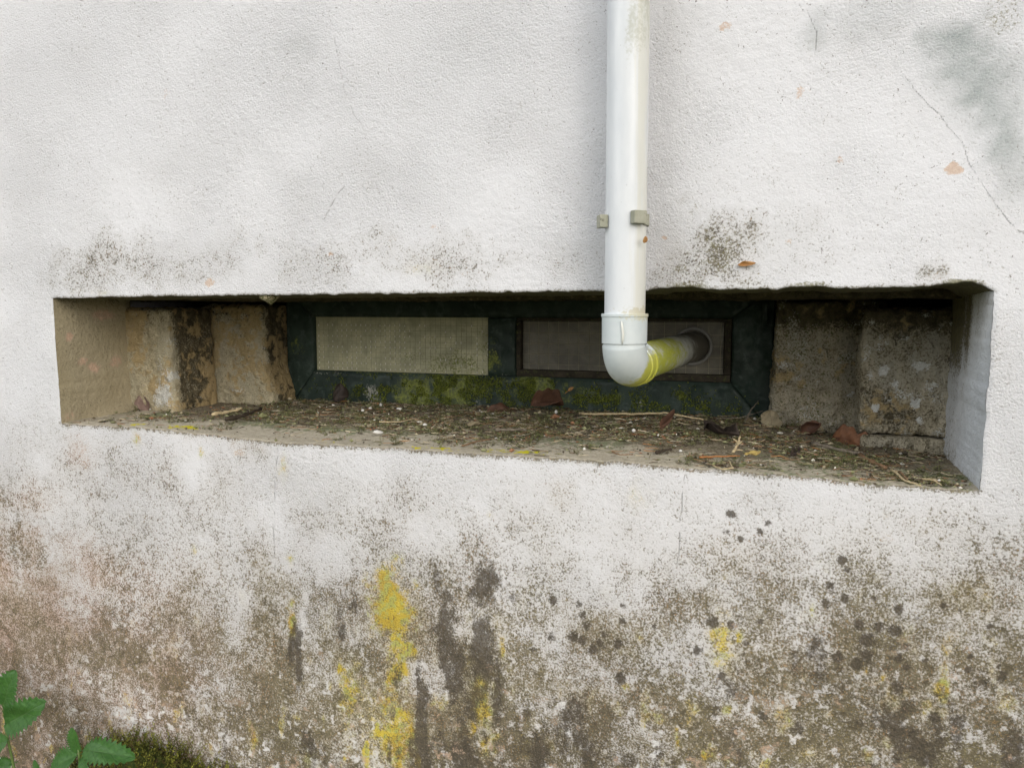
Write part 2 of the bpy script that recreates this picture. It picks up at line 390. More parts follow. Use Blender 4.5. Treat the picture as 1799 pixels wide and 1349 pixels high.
SPOT_M = [(-0.0215, 0.8781, 0.0081, 0.0082, .7), (-0.0363, 0.8624, 0.0076, 0.0082, .85), (0.0682, 0.8199, 0.0073, 0.0081, .85), (0.1098, 0.8202, 0.0107, 0.0120, .85), (0.0935, 0.7677, 0.0120, 0.0134, .85), (0.1164, 0.7490, 0.0119, 0.0134, .85), (0.0848, 0.7373, 0.0097, 0.0108, .85), (0.2071, 0.7417, 0.0103, 0.0118, .85), (0.1411, 0.7049, 0.0106, 0.0121, .85), (0.1761, 0.7055, 0.0128, 0.0146, .85), (0.2025, 0.6997, 0.0149, 0.0172, .85), (0.1575, 0.6759, 0.0164, 0.0188, .85), (0.1558, 0.6486, 0.0165, 0.0188, .85), (0.0710, 0.6576, 0.0110, 0.0123, .85), (0.1091, 0.6370, 0.0109, 0.0123, .85), (0.1413, 0.6279, 0.0154, 0.0176, .85), (0.2102, 0.6517, 0.0103, 0.0120, .85), (0.2212, 0.6747, 0.0091, 0.0106, .85), (0.2228, 0.6376, 0.0103, 0.0119, .85), (-0.0194, 0.5019, 0.0116, 0.0128, .85), (0.2780, 0.7584, 0.0066, 0.0077, .85), (0.3022, 0.7523, 0.0055, 0.0064, .85), (0.3230, 0.6703, 0.0070, 0.0077, .7), (0.3721, 0.6440, 0.0095, 0.0115, .85), (0.3669, 0.6607, 0.0068, 0.0077, .7), (0.2091, 0.5924, 0.0150, 0.0174, .85), (-0.2940, 0.6843, 0.0092, 0.0089, .7), (-0.2947, 0.6520, 0.0093, 0.0089, .7), (-0.3690, 0.6308, 0.0120, 0.0121, .85), (-0.3776, 0.6502, 0.0120, 0.0121, .85), (-0.3319, 0.6167, 0.0094, 0.0090, .7), (-0.3034, 0.6017, 0.0117, 0.0120, .85), (-0.3565, 0.5815, 0.0179, 0.0182, .85), (-0.4433, 0.5944, 0.0139, 0.0139, .85), (-0.3978, 0.6023, 0.0137, 0.0138, .85), (-0.3759, 0.5994, 0.0135, 0.0137, .85), (-0.3388, 0.5976, 0.0118, 0.0121, .85), (-0.4820, 0.5612, 0.0101, 0.0094, .7), (-0.1173, 0.6743, 0.0147, 0.0157, .85), (-0.0820, 0.6724, 0.0105, 0.0113, .85), (-0.0311, 0.6852, 0.0082, 0.0084, .7), (-0.1451, 0.6125, 0.0109, 0.0116, .85), (-0.0974, 0.5679, 0.0107, 0.0115, .85), (-0.0537, 0.6401, 0.0083, 0.0085, .7), (-0.3851, 0.3975, 0.0198, 0.0203, .85), (-0.0888, 0.8895, 0.0104, 0.0110, .85), (-0.0963, 0.8532, 0.0084, 0.0083, .7), (-0.3863, 0.6745, 0.0096, 0.0091, .7), (-0.4425, 0.6733, 0.0123, 0.0122, .85), (0.1200, 0.8053, 0.0071, 0.0080, .85), (0.2524, 0.6530, 0.0068, 0.0079, .85), (0.3197, 0.6479, 0.0065, 0.0078, .85), (0.2708, 0.5496, 0.0135, 0.0159, .85), (-0.2966, 0.5303, 0.0131, 0.0136, .85), (0.0429, 0.4849, 0.0176, 0.0197, .85), (0.1646, 0.7574, 0.0075, 0.0079, .7), (0.2352, 0.7297, 0.0056, 0.0065, .85), (0.3503, 0.7302, 0.0064, 0.0076, .85), (-0.0688, 0.8426, 0.0078, 0.0083, .85), (-0.2293, 0.6481, 0.0085, 0.0088, .85)]
YELLOW = [(-0.8135, 0.4245, 0.0289, 0.0944, .55), (-0.8941, 0.3696, 0.0507, 0.0965, .4), (-0.8149, 0.6844, 0.0229, 0.0342, .45), (-0.8600, 0.2860, 0.0444, 0.0830, .45), (-0.7595, 0.5863, 0.0281, 0.0787, .3), (-0.9385, 0.2848, 0.0275, 0.0842, .4), (-0.8163, 0.5983, 0.0570, 0.1031, 1.0), (-0.8669, 0.6116, 0.0205, 0.0535, .5), (-0.8006, 0.5073, 0.0315, 0.0801, .7), (-0.9299, 0.3910, 0.0363, 0.1175, .62), (-0.8919, 0.3326, 0.0389, 0.0624, .42),
          (-0.8211, 0.3142, 0.0638, 0.1161, .8), (-0.8149, 0.2467, 0.0495, 0.0469, .6), (-0.5965, 0.4029, 0.0292, 0.0857, .8), (-0.5753, 0.3481, 0.0159, 0.0417, .6), (-1.0860, 0.5381, 0.0144, 0.0365, .85),
          (-1.0859, 0.6870, 0.0111, 0.0166, .5), (-1.0862, 0.5829, 0.0096, 0.0168, .6), (-0.5539, 0.5579, 0.0091, 0.0355, .75), (-0.8346, 0.7058, 0.0130, 0.0158, .5), (-0.7915, 0.7198, 0.0099, 0.0130, .5), (-0.1012, 0.6319, 0.0276, 0.0752, .6),
          (-0.0656, 0.6509, 0.0094, 0.0181, .6), (-0.2619, 0.6221, 0.0103, 0.0166, .6), (-0.2699, 0.9088, 0.0191, 0.0344, .3), (-0.2387, 0.9228, 0.0155, 0.0273, .22), (-1.0989, 0.9110, 0.0157, 0.0324, .5),
          (-1.2090, 0.2239, 0.0170, 0.0476, .6), (0.0617, 0.7245, 0.0059, 0.0098, .7), (-0.2834, 0.5119, 0.0081, 0.0109, .6), (-0.1798, 0.4211, 0.0089, 0.0262, .6), (-0.1279, 0.3932, 0.0088, 0.0237, .4),
          (-1.5340, 0.9464, 0.0165, 0.0262, .5), (-1.3364, 0.9298, 0.0103, 0.0141, .5), (-1.3692, 0.6844, 0.0105, 0.0131, .5), (-1.3659, 0.5021, 0.0142, 0.0237, .4), (-1.0455, 0.1995, 0.0288, 0.0261, .6), (-0.9885, 0.2610, 0.0312, 0.0569, .2),
          (-0.0951, 0.7692, 0.0105, 0.0112, .3), (0.3045, 0.7753, 0.0346, 0.0306, .18), (0.2773, 0.6040, 0.0196, 0.0231, .35), (0.0967, 0.5231, 0.0117, 0.0089, .6), (0.0648, 0.4380, 0.0199, 0.0181, .5),
          (0.1877, 0.6104, 0.0056, 0.0097, .7), (0.1579, 0.6207, 0.0047, 0.0076, .7), (-0.5305, 0.4597, 0.0129, 0.0230, .35), (0.0712, 0.8159, 0.0058, 0.0054, .5), (0.1813, 0.9118, 0.0073, 0.0062, .3), (-0.8877, 0.6758, 0.0103, 0.0187, .45),
          (-0.0828, 0.5019, 0.0149, 0.0278, .35), (-1.2284, 0.5785, 0.0101, 0.0287, .3), (-0.7356, 1.3656, 0.0398, 0.0167, .25), (-1.6212, 1.3172, 0.0296, 0.0099, .3), (-0.5818, 0.8425, 0.0078, 0.0099, .3)]
GREEN = [(-0.1243, 1.3781, 0.0667, 0.0542, .36), (-0.1884, 1.3561, 0.0419, 0.0255, .36), (-0.1477, 1.4080, 0.0410, 0.0730, .3), (-0.9294, 0.4118, 0.0393, 0.1103, .35), (-0.5965, 0.4029, 0.0372, 0.0908, .3), (-1.0215, 0.2044, 0.0939, 0.0576, .3),
         (-0.1771, 1.3219, 0.0624, 0.0085, .6), (0.0339, 1.3219, 0.0436, 0.0071, .6), (0.2772, 1.3233, 0.0320, 0.0067, .8), (0.3128, 1.7503, 0.0399, 0.0445, .4), (-1.2721, 0.5441, 0.1174, 0.1585, .14), (0.1225, 0.4889, 0.1134, 0.0662, .16),
         (-0.7483, 0.3618, 0.1518, 0.1073, .2), (-1.3719, 0.9769, 0.1521, 0.0113, .3), (-1.5636, 1.3519, 0.1073, 0.0279, .25), (-0.4043, 0.4877, 0.1887, 0.0742, .12)]
WHITE = [(-0.9995, 0.7102, 0.0788, 0.0569, .6), (-0.7484, 0.7928, 0.0577, 0.0410, .62), (-1.2376, 0.5602, 0.0336, 0.0890, .5), (-1.0553, 0.5563, 0.0189, 0.0724, .62), (-1.6444, 0.2412, 0.2463, 0.0733, .4), (-0.6357, 0.5881, 0.0532, 0.0385, .42),
         (-0.7443, 0.4536, 0.0766, 0.0426, .5), (-0.3474, 0.8402, 0.2340, 0.0820, .36), (0.2212, 0.8378, 0.1228, 0.0619, .36), (-0.1390, 0.5856, 0.0644, 0.0694, .36), (-0.4286, 0.4207, 0.0493, 0.0752, .34), (-1.7544, 0.7896, 0.1366, 0.0612, .36),
         (0.3215, 0.6116, 0.0603, 0.0415, .3), (-0.1945, 0.5944, 0.0332, 0.0468, .4), (-0.2365, 0.4077, 0.0679, 0.0604, .3), (-1.4125, 0.1783, 0.1430, 0.0618, .35), (0.1265, 0.8804, 0.1281, 0.0420, .3), (-1.0231, 0.4242, 0.0776, 0.0562, .3),
         (0.3168, 0.7047, 0.0516, 0.0513, .3), (-0.9272, 0.2448, 0.0905, 0.0423, .2)]
BROWN = [(-1.9508, 0.3882, 0.2696, 0.3086, .72), (-2.0161, 0.1283, 0.2370, 0.1867, .8), (-1.4863, 0.3412, 0.1277, 0.0951, .78), (-1.8112, 0.5669, 0.2371, 0.1417, .42), (-1.6687, 0.3191, 0.2473, 0.1265, .5), (-1.1378, 0.5761, 0.0803, 0.1543, .34),
         (-1.3963, 0.4978, 0.2240, 0.1774, .3), (-0.8055, 0.3785, 0.3136, 0.1485, .52), (-0.8173, 0.5382, 0.1270, 0.1198, .4), (-0.4042, 0.4752, 0.1431, 0.0743, .42), (0.0399, 0.5747, 0.1454, 0.1110, .42), (0.2498, 0.6100, 0.1230, 0.1157, .42),
         (-0.1691, 0.4447, 0.1712, 0.0946, .42), (0.1428, 0.4705, 0.2189, 0.0661, .55), (-0.6362, 0.5131, 0.1568, 0.1288, .4), (-0.3331, 0.6214, 0.1265, 0.0600, .32), (0.3050, 0.7651, 0.0686, 0.0510, .3), (-1.2049, 0.9517, 0.0647, 0.0274, .3),
         (-1.7159, 0.9134, 0.0582, 0.0600, .32), (0.2546, 0.8929, 0.0525, 0.0407, .2), (-1.5393, 0.2317, 0.3916, 0.1715, .36), (-0.4315, 0.8979, 0.0480, 0.0356, .2), (-1.8989, 0.7621, 0.1233, 0.0628, .2), (-0.0806, 0.8158, 0.0618, 0.0444, .16),
         (-1.3546, 0.9778, 0.1511, 0.0225, .2), (-0.2103, 1.3886, 0.0318, 0.0425, .2), (-1.1450, 0.3756, 0.0973, 0.2005, .45)]
RUST = [(-0.1236, 1.7859, 0.0149, 0.0099, .6), (0.0080, 1.6614, 0.0085, 0.0146, .5), (0.2551, 1.5122, 0.0177, 0.0112, .95), (0.0804, 1.5380, 0.0074, 0.0088, .55), (-1.2915, 1.3391, 0.0165, 0.0120, .7), (-0.7055, 1.4502, 0.0105, 0.0059, .5), (-0.2236, 1.4123, 0.0064, 0.0053, .8),
        (-0.9583, 1.3993, 0.0087, 0.0075, .5), (-0.8024, 1.4271, 0.0191, 0.0096, .25), (-0.6374, 1.3521, 0.0179, 0.0070, .3), (0.2467, 1.3333, 0.0223, 0.0096, .3), (-0.0024, 1.3997, 0.0068, 0.0051, .5), (-0.2448, 1.5172, 0.0129, 0.0084, .2), (-1.3977, 1.7817, 0.0134, 0.0155, .3),
        (-1.2219, 0.9370, 0.0263, 0.0110, .4), (-1.7111, 0.8987, 0.0156, 0.0391, .3), (-0.0766, 0.6697, 0.0105, 0.0091, .4), (0.1831, 0.8703, 0.0183, 0.0125, .3), (0.0221, 1.6601, 0.0056, 0.0058, .3)]
GREY = [(0.2677, 1.6790, 0.0492, 0.0455, .9), (0.3109, 1.6051, 0.0404, 0.0509, .9), (0.2454, 1.7086, 0.0578, 0.0383, 1.0), (0.2875, 1.6453, 0.0537, 0.0528, 1.0), (0.3268, 1.5647, 0.0306, 0.0637, .95), (0.2322, 1.7237, 0.0334, 0.0220, .6), (0.0324, 1.7649, 0.0240, 0.0401, .4), (0.1179, 1.7737, 0.0785, 0.0374, .25), (0.3503, 1.5039, 0.0320, 0.0457, .4),
        (-1.0328, 1.8518, 0.0578, 0.0358, .2), (-0.6283, 1.7968, 0.1096, 0.0553, .1), (-1.7881, 1.1342, 0.1169, 0.2057, .1)]
CRACKS = [[(0.1750, 1.6697), (0.1953, 1.6398), (0.2251, 1.6075), (0.2459, 1.5799), (0.2675, 1.5505), (0.2799, 1.5191), (0.2955, 1.4904), (0.3101, 1.4646), (0.3295, 1.4387), (0.3471, 1.4140), (0.3725, 1.3928)],
          [(-0.9475, 1.9132), (-0.9350, 1.8530), (-0.9249, 1.8048), (-0.9152, 1.7447), (-0.8912, 1.6892), (-0.8641, 1.6550)], [(-0.9201, 1.5407), (-0.9436, 1.5175), (-0.9768, 1.4720)],
          [(-1.1099, 0.9575), (-1.1242, 0.8685), (-1.1313, 0.7581), (-1.1316, 0.6610), (-1.1313, 0.5770), (-1.1224, 0.5076), (-1.1195, 0.4513), (-1.1138, 0.3808), (-1.1097, 0.3097), (-1.1040, 0.2385), (-1.0970, 0.1525)],
          [(-0.1771, 0.9770), (-0.1797, 0.9466), (-0.1800, 0.9072), (-0.1820, 0.8504), (-0.1845, 0.8103), (-0.1848, 0.7702)], [(-0.1863, 0.6309), (-0.1903, 0.6068), (-0.1831, 0.5844)],
          [(-0.0018, 1.8110), (0.0196, 1.7855), (0.0336, 1.7571), (0.0319, 1.7267)], [(-1.7480, 0.3222), (-1.6487, 0.3255), (-1.5891, 0.3507), (-1.5403, 0.3739)]]

def crack_dist(x, z):
    """distance to the nearest crack in units of 2 cm, capped at 1"""
    d = np.ones_like(x)
    for k, pl in enumerate(CRACKS):
        p = np.array(pl)
        sel = (x > p[:, 0].min() - .03) & (x < p[:, 0].max() + .03) & (z > p[:, 1].min() - .03) & (z < p[:, 1].max() + .03)
        if not sel.any(): continue
        xx = x[sel] + 0.008 * (fbm(x[sel], z[sel], 45, 60 + k, 3) - .5); zz = z[sel] + 0.008 * (fbm(x[sel], z[sel], 45, 80 + k, 3) - .5)
        b = np.full(xx.shape, 9.0)
        for (ax, az), (bx, bz) in zip(p[:-1], p[1:]):
            ex_, ez_ = bx - ax, bz - az
            t = np.clip(((xx - ax) * ex_ + (zz - az) * ez_) / (ex_ ** 2 + ez_ ** 2), 0, 1)
            b = np.minimum(b, np.hypot(xx - ax - t * ex_, zz - az - t * ez_))
        d[sel] = np.minimum(d[sel], b / 0.02)
    return d

def wall_stains(x, z):
    big = fbm(x, z, 3.2, 21, 4); mid = fbm(x, z, 12, 22, 4); strk = fbm(x * 1.0, z * 0.22, 22, 23, 4)
    # splash zone: grime grows downwards from below the opening to the ground, in ragged streaks
    low = sstep(0.86, 0.20, z + (x + 0.8) * -0.16 + 0.22 * (big - .5) + .10 * (strk - .5))
    below = sstep(1.06, .78, z + .16 * (big - .5))
    rag = fbm(x, z * .6, 42, 26, 3); fin = fbm(x, z * .18, 75, 27, 3)
    dirt = 0.03 + 0.12 * mid + 0.74 * low * (0.42 + 0.9 * mid) * (.6 + .8 * rag) + 0.28 * below * (.5 + 1.1 * (mid - .2))
    dirt = np.maximum(dirt, blobs(x, z, DIRT, 0.6, 1.0, 100) * (0.5 + 0.6 * mid + .5 * rag))
    dirt = np.where(z > ZT0 + .02, np.minimum(dirt, 0.9), dirt)
    up = sstep(1.5, 1.9, z); dirt = dirt * (1 - 0.35 * up * (mid > 0))
    black = blobs(x, z, BLACK, 0.75, 1.0, 200) * (0.2 + .9 * rag + .8 * fin) + 0.55 * sstep(0.50, 0.74, strk) * low * (.3 + 1.2 * rag)
    black = np.maximum(np.clip(black, 0, .75), blobs(x, z, SPOT_M, 0.40, 0.8, 300, 60) * (.55 + .9 * rag))
    brown = blobs(x, z, BROWN, 0.5, 0.9, 400) * (0.5 + mid) + low * (.30 + .50 * mid) + .34 * below * (mid + .1)
    yellow = blobs(x, z, YELLOW, 0.7, 1.0, 500, 30) * (0.42 + 0.65 * mid + .8 * rag) + 0.6 * sstep(0.64, 0.76, fbm(x, z * .6, 34, 24, 3)) * low
    green = blobs(x, z, GREEN, 0.5, 0.8, 600)
    white = blobs(x, z, WHITE, 0.75, 1.0, 700) * (0.3 + .6 * mid + .6 * rag) + 0.22 * low * sstep(.45, .7, fbm(x, z, 38, 25, 3)) + .55 * sstep(.70, .80, fbm(x, z, 75, 28, 2)) * low
    rust = blobs(x, z, RUST, 0.45, 0.5, 800, 50)
    grey = blobs(x, z, GREY, 0.6, 1.0, 900) * (.7 + .6 * mid)
    # a grubby line where the front meets the sill and under the soffit
    inx_ = sstep(XL0 - .02, XL0 + .02, x) * sstep(XR0 + .02, XR0 - .02, x)
    lip = np.exp(-np.abs(z - zbot(x)) / .007) * inx_; lip2 = np.exp(-np.abs(z - ztop(x)) / .006) * inx_
    dirt = np.maximum(dirt, (.95 * lip + .5 * lip2) * (.5 + .9 * mid)); green = np.maximum(green, .5 * lip * mid + .3 * lip2 * mid)
    A = np.stack([np.clip(.86 * (1 - np.exp(-dirt / .58)), 0, .9), np.clip(.85 * (1 - np.exp(-brown / .65)), 0, .9), np.clip(black, 0, .9)], -1)
    B = np.stack([np.clip(yellow, 0, 1), np.clip(green, 0, 1), np.clip(white, 0, .9)], -1)
    rust = np.maximum(rust, .5 * sstep(.62, .76, fbm(x, z, 40, 29, 3)) * np.maximum(low, .35 * below))
    C = np.stack([crack_dist(x, z), np.clip(rust, 0, 1), np.clip(grey, 0, 1)], -1)
    return A, B, C

# front sheet, minus the opening, plus the masonry behind it
f_all = grid_faces(len(xs), len(zs))
ci, cj = np.divmod(np.arange(len(f_all)), len(zs) - 1)
keep = ~((ci >= iL) & (ci < iR) & (cj >= jB) & (cj < jT))
fw = f_all[keep]
vw = np.stack([Xw, Y, Zw], -1).reshape(-1, 3)
used = np.unique(fw); remap = np.full(len(vw), -1); remap[used] = np.arange(len(used))
vw = vw[used]; fw = remap[fw]
A_, B_, C_ = wall_stains(vw[:, 0], vw[:, 2])
core_v, core_f = [], []
def core(lo, hi):
    n = len(core_v)
    for dx in (0, 1):
        for dy in (0, 1):
            for dz in (0, 1):
                core_v.append(((lo, hi)[dx][0], (lo, hi)[dy][1], (lo, hi)[dz][2]))
    for q in ((0, 1, 3, 2), (4, 6, 7, 5), (0, 4, 5, 1), (2, 3, 7, 6), (0, 2, 6, 4), (1, 5, 7, 3)):
        core_f.append([n + t for t in q])
core((-4.1, .03, 1.36), (2.3, .62, 3.3)); core((-4.1, .03, -.24), (2.3, .62, .925))
core((-4.1, .03, .925), (-1.84, .62, 1.36)); core((.375, .03, .925), (2.3, .62, 1.36))
nv0 = len(vw)
vv = np.vstack([vw, np.array(core_v)]); ff = np.vstack([fw, np.array(core_f) + nv0])
wall_me = mesh_np('wall', vv, ff)
pad = np.zeros((len(core_v), 3)); padc = pad.copy(); padc[:, 0] = 1
set_attr(wall_me, 'stain_a', np.vstack([A_, pad])); set_attr(wall_me, 'stain_b', np.vstack([B_, pad])); set_attr(wall_me, 'stain_c', np.vstack([C_, padc]))
mottle(wall_me, vv[:, 0], vv[:, 2] + .37 * vv[:, 1])
wall = link('house_wall', wall_me, MAT_RENDER, None, 'white roughcast house wall stained with grime and lichen around a low cellar window', 'wall', None, 'thing')

# ---- reveals (jambs), soffit, sill

def sheet(name, fn, nu, nv, mat, stains=None, flip=False, parent=None):
    u, v = np.meshgrid(np.linspace(0, 1, nu), np.linspace(0, 1, nv), indexing='ij')
    P = fn(u.ravel(), v.ravel())
    me = mesh_np(name, P, grid_faces(nu, nv, flip))
    n = len(P); z3 = np.zeros((n, 3)); c3 = z3.copy(); c3[:, 0] = 1
    a, b, c = stains(P) if stains else (z3, z3, c3)
    set_attr(me, 'stain_a', a); set_attr(me, 'stain_b', b); set_attr(me, 'stain_c', c)
    if name != "sill": mottle(me, P[:, 0] + 1.13 * P[:, 1], P[:, 2] + .71 * P[:, 1])
    return link(name, me, mat, parent or wall)

def left_fn(u, v):
    y = 0.004 + u * 0.262; z = 0.955 + v * 0.375
    x = xleft(z) + 0.006 * (fbm(y, z, 9, 31, 3) - .5) + 0.0022 * (fbm(y, z, 130, 32, 2) - .5) * np.clip(u * 12, 0, 1) - 0.012 * u * u + 0.028 * np.exp(-((z - .975) / .022) ** 2) * sstep(.25, .8, u)
    return np.stack([x, y, z], -1)
def left_st(P):
    y, z = P[:, 1], P[:, 2]
    m = fbm(y, z, 14, 33, 4); n = len(P)
    spots = blobs(y, z, [(.048, 1.205, .014, .014, .8), (.085, 1.135, .018, .014, .7), (.118, 1.118, .03, .016, .8), (.2, 1.13, .026, .02, .6), (.165, 1.26, .06, .02, .6), (.03, .995, .03, .02, .4)], .4, .7, 40, 30)
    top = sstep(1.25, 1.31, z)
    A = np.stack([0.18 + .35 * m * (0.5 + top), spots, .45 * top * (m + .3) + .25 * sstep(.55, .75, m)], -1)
    B = np.stack([0 * m + .08 * sstep(.06, .0, y), .22 * m, .04 * m], -1)
    C = np.stack([np.ones(n), .8 * spots, 0 * m], -1)
    return A, B, C
sheet('reveal', left_fn, 90, 130, MAT_REVEAL_OCHRE, left_st, False)

def right_fn(u, v):
    y = 0.004 + u * 0.372; z = 0.945 + v * 0.385
    x = xright(z) + 0.006 * (fbm(y, z, 8, 35, 3) - .5) + 0.002 * (fbm(y, z, 120, 36, 2) - .5) * np.clip(u * 12, 0, 1) + 0.004 * u
    return np.stack([x, y, z], -1)
def right_st(P):
    y, z = P[:, 1], P[:, 2]
    m = fbm(y * 2.2, z * .6, 11, 37, 4); f = fbm(y, z, 60, 38, 3); n = len(P)
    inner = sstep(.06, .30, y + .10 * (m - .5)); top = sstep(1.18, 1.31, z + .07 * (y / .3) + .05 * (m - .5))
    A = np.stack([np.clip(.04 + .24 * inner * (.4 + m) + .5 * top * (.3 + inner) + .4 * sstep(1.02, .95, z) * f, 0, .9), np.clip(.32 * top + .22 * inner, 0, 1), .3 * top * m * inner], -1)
    B = np.stack([0 * m, np.clip(.3 * top * (.4 + inner) + .12 * inner, 0, 1), .10 * f], -1)
    C = np.stack([np.ones(n), 0 * m, .12 * m], -1)
    return A, B, C
sheet('reveal', right_fn, 120, 130, MAT_REVEAL_GREY, right_st, True)

def soff_fn(u, v):
    x = -1.83 + v * 2.2; y = 0.004 + u * 0.40
    z = ztop(x) - 0.004 * u + 0.006 * (fbm(x, y, 8, 41, 3) - .5) * np.clip(u * 8, 0, 1) + 0.003 * (fbm(x, y, 100, 42, 2) - .5) * np.clip(u * 12, 0, 1)
    return np.stack([x, y, z], -1)
def soff_st(P):
    m = fbm(P[:, 0], P[:, 1], 12, 43, 4); n = len(P)
    return (np.stack([.3 + .3 * m, .2 * m, .3 * m], -1), np.stack([0 * m, .3 + .3 * m, .1 * m], -1), np.stack([np.ones(n), 0 * m, 0 * m], -1))
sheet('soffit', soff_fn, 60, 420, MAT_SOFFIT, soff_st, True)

def sill_z(x, y):
    x = np.asarray(x, float); y = np.asarray(y, float)
    zb = zbot(x)
    t = np.clip(y / 0.5, 0, 1)
    zk = np.interp(x, [-1.8, -1.47, -.1, .03, .15, .33], [.993, .989, .994, .988, .968, .957])
    z = zb + (zk - zb) * sstep(-.1, 1.0, t) + 0.006 * (fbm(x, y, 7, 45, 3) - .5) * np.clip(t * 6, 0, 1) + 0.0022 * (fbm(x, y, 90, 46, 2) - .5)
    m = sstep(0.22, 0.5, y) * sstep(-1.60, -1.35, x)
    return z + m * 0.006 * (0.3 + fbm(x, y, 22, 47, 3)) + 0.010 * sstep(-.35, .0, x) * sstep(.05, .2, y) * fbm(x, y, 16, 48, 3) - 0.004 * sstep(.012, 0.0, y)

# ---- sill bed material
def sill_material():
    M = Mat('weathered_sill', 0.95, 0.15)
    n1 = M.sep(M.noise(260, 3, .65).outputs['Color']); n2 = M.sep(M.noise(70, 4, .6).outputs['Color']); n3 = M.sep(M.noise(14, 4, .6).outputs['Color'])
    sp = even(M, M.math('ADD', M.math('MULTIPLY', n1[0], .5), M.math('MULTIPLY', n2[0], .5)), .38, .62)
    A = M.sep(M.attr('stain_a'))       # r soil, g green, b yellow
    col = M.mix(sp, (.33, .295, .225), (.52, .475, .38))
    col = M.mix(M.cover(even(M, n2[1], .36, .64), M.math('MULTIPLY', A[1], .9), .3), col, M.mix(sp, (.14, .155, .085), (.27, .285, .18)))
    col = M.mix(M.cover(sp, A[0], .22), col, M.mix(even(M, n1[1], .35, .65), (.11, .095, .066), (.30, .255, .18)))
    col = M.mix(M.cover(even(M, n2[2], .36, .64), A[2], .1), col, (.55, .50, .03))
    M.bump(M.math('ADD', M.math('MULTIPLY', n1[0], .5), n2[0]), .004, .7)
    return M.color(col)
MAT_SILL = sill_material()
def sill_fn(u, v):
    x = -1.83 + v * 2.19; y = 0.0012 + (u ** 1.15) * 0.587
    return np.stack([x, y, sill_z(x, y)], -1)
SILL_YELLOW = [((-1.5678, 0.0406, 0.9720)[0:2]), ((-1.4270, 0.0508, 0.9720)[0:2]), ((-0.7119, 0.0260, 0.9720)[0:2]), ((-0.5397, 0.0442, 0.9720)[0:2]), ((-0.9984, 0.0329, 0.9720)[0:2]), ((-0.2911, 0.0588, 0.9720)[0:2])]
def sill_st(P):
    x, y = P[:, 0], P[:, 1]; n = len(P)
    m = fbm(x, y, 13, 51, 4); f = fbm(x, y, 45, 52, 3)
    edge_ = 0.10 + 0.10 * (m - .5) - .07 * sstep(-.5, .1, x)
    soil = np.clip(sstep(edge_, edge_ + .16, y) * (.45 + .9 * f) * sstep(-1.72, -1.45, x + .3 * y) + .1 * f, 0, .95)
    green = np.clip(.75 * sstep(.03, .22, y) * sstep(.38, .6, m) + .3 * sstep(-.4, .1, x) + .12, 0, 1)
    yel = 0 * x
    for k, (p, rx, ry, a) in enumerate(zip(SILL_YELLOW, (.035, .06, .09, .11, .05, .02), (.016, .022, .02, .022, .012, .012), (.55, .6, .4, .45, .25, .4))):
        d = np.hypot((x - p[0]) / rx, (y - max(p[1], .012)) / ry)
        yel = np.maximum(yel, a * (1 - sstep(.3, 1.3, d + .9 * (f - .5))))
    return np.stack([soil, green, yel], -1), np.zeros((n, 3)), np.stack([np.ones(n), 0 * x, 0 * x], -1)
sheet('sill', sill_fn, 170, 620, MAT_SILL, sill_st, True)

# ------------------------------------------------------------------ jamb stones
def stone_material(name, c1, c2, c3, lich=0.0, warm=0.3):
    M = Mat(name, 0.95, 0.15)
    n1 = M.sep(M.noise(230, 3, .65).outputs['Color']); n2 = M.sep(M.noise(48, 5, .65, dist=.4).outputs['Color']); n3 = M.sep(M.noise(13, 4, .6, stretch=(1, 1, .45)).outputs['Color'])
    sp = even(M, M.math('ADD', M.math('MULTIPLY', n1[0], .62), M.math('MULTIPLY', n2[0], .38)), .36, .64)
    A = M.sep(M.attr('stain_a')); B = M.sep(M.attr('stain_b'))
    col = M.mix(even(M, n2[1], .36, .64), c1, c2)
    col = M.mix(even(M, n3[0], .4, .62), col, c3)
    col = M.mix(M.cover(sp, A[0], .34), col, M.mix(even(M, n2[2], .35, .65), (.065, .055, .034), (.18, .15, .092)))      # grime, plus shade painted on the left stones' side faces
    col = M.mix(M.math('MULTIPLY', M.cover(even(M, n2[2], .36, .64), A[1], .3), .85), col, (.50, .38, .20))              # ochre
    col = M.mix(M.cover(even(M, n1[1], .36, .64), B[1], .25), col, (.13, .14, .05))                                       # algae
    col = M.mix(M.cover(even(M, n1[2], .3, .7), B[2], .18), col, M.mix(sp, (.58, .58, .53), (.84, .84, .80)))             # lichen
    col = M.mix(M.math('MULTIPLY', M.cover(even(M, n1[2], .3, .7), .16, .1), .7), col, (.06, .05, .036))                  # pores
    M.bump(M.math('ADD', M.math('MULTIPLY', n1[0], .7), n2[0]), .012, 1.0)
    return M.color(col)
MAT_STONE_W = stone_material('ochre_sandstone', (.68, .60, .41), (.43, .375, .25), (.52, .475, .345))
MAT_STONE_G = stone_material('grey_sandstone', (.60, .53, .39), (.34, .30, .215), (.48, .445, .355))
MAT_STONE_D = stone_material('dark_sandstone', (.09, .075, .05), (.06, .05, .035), (.05, .045, .032))

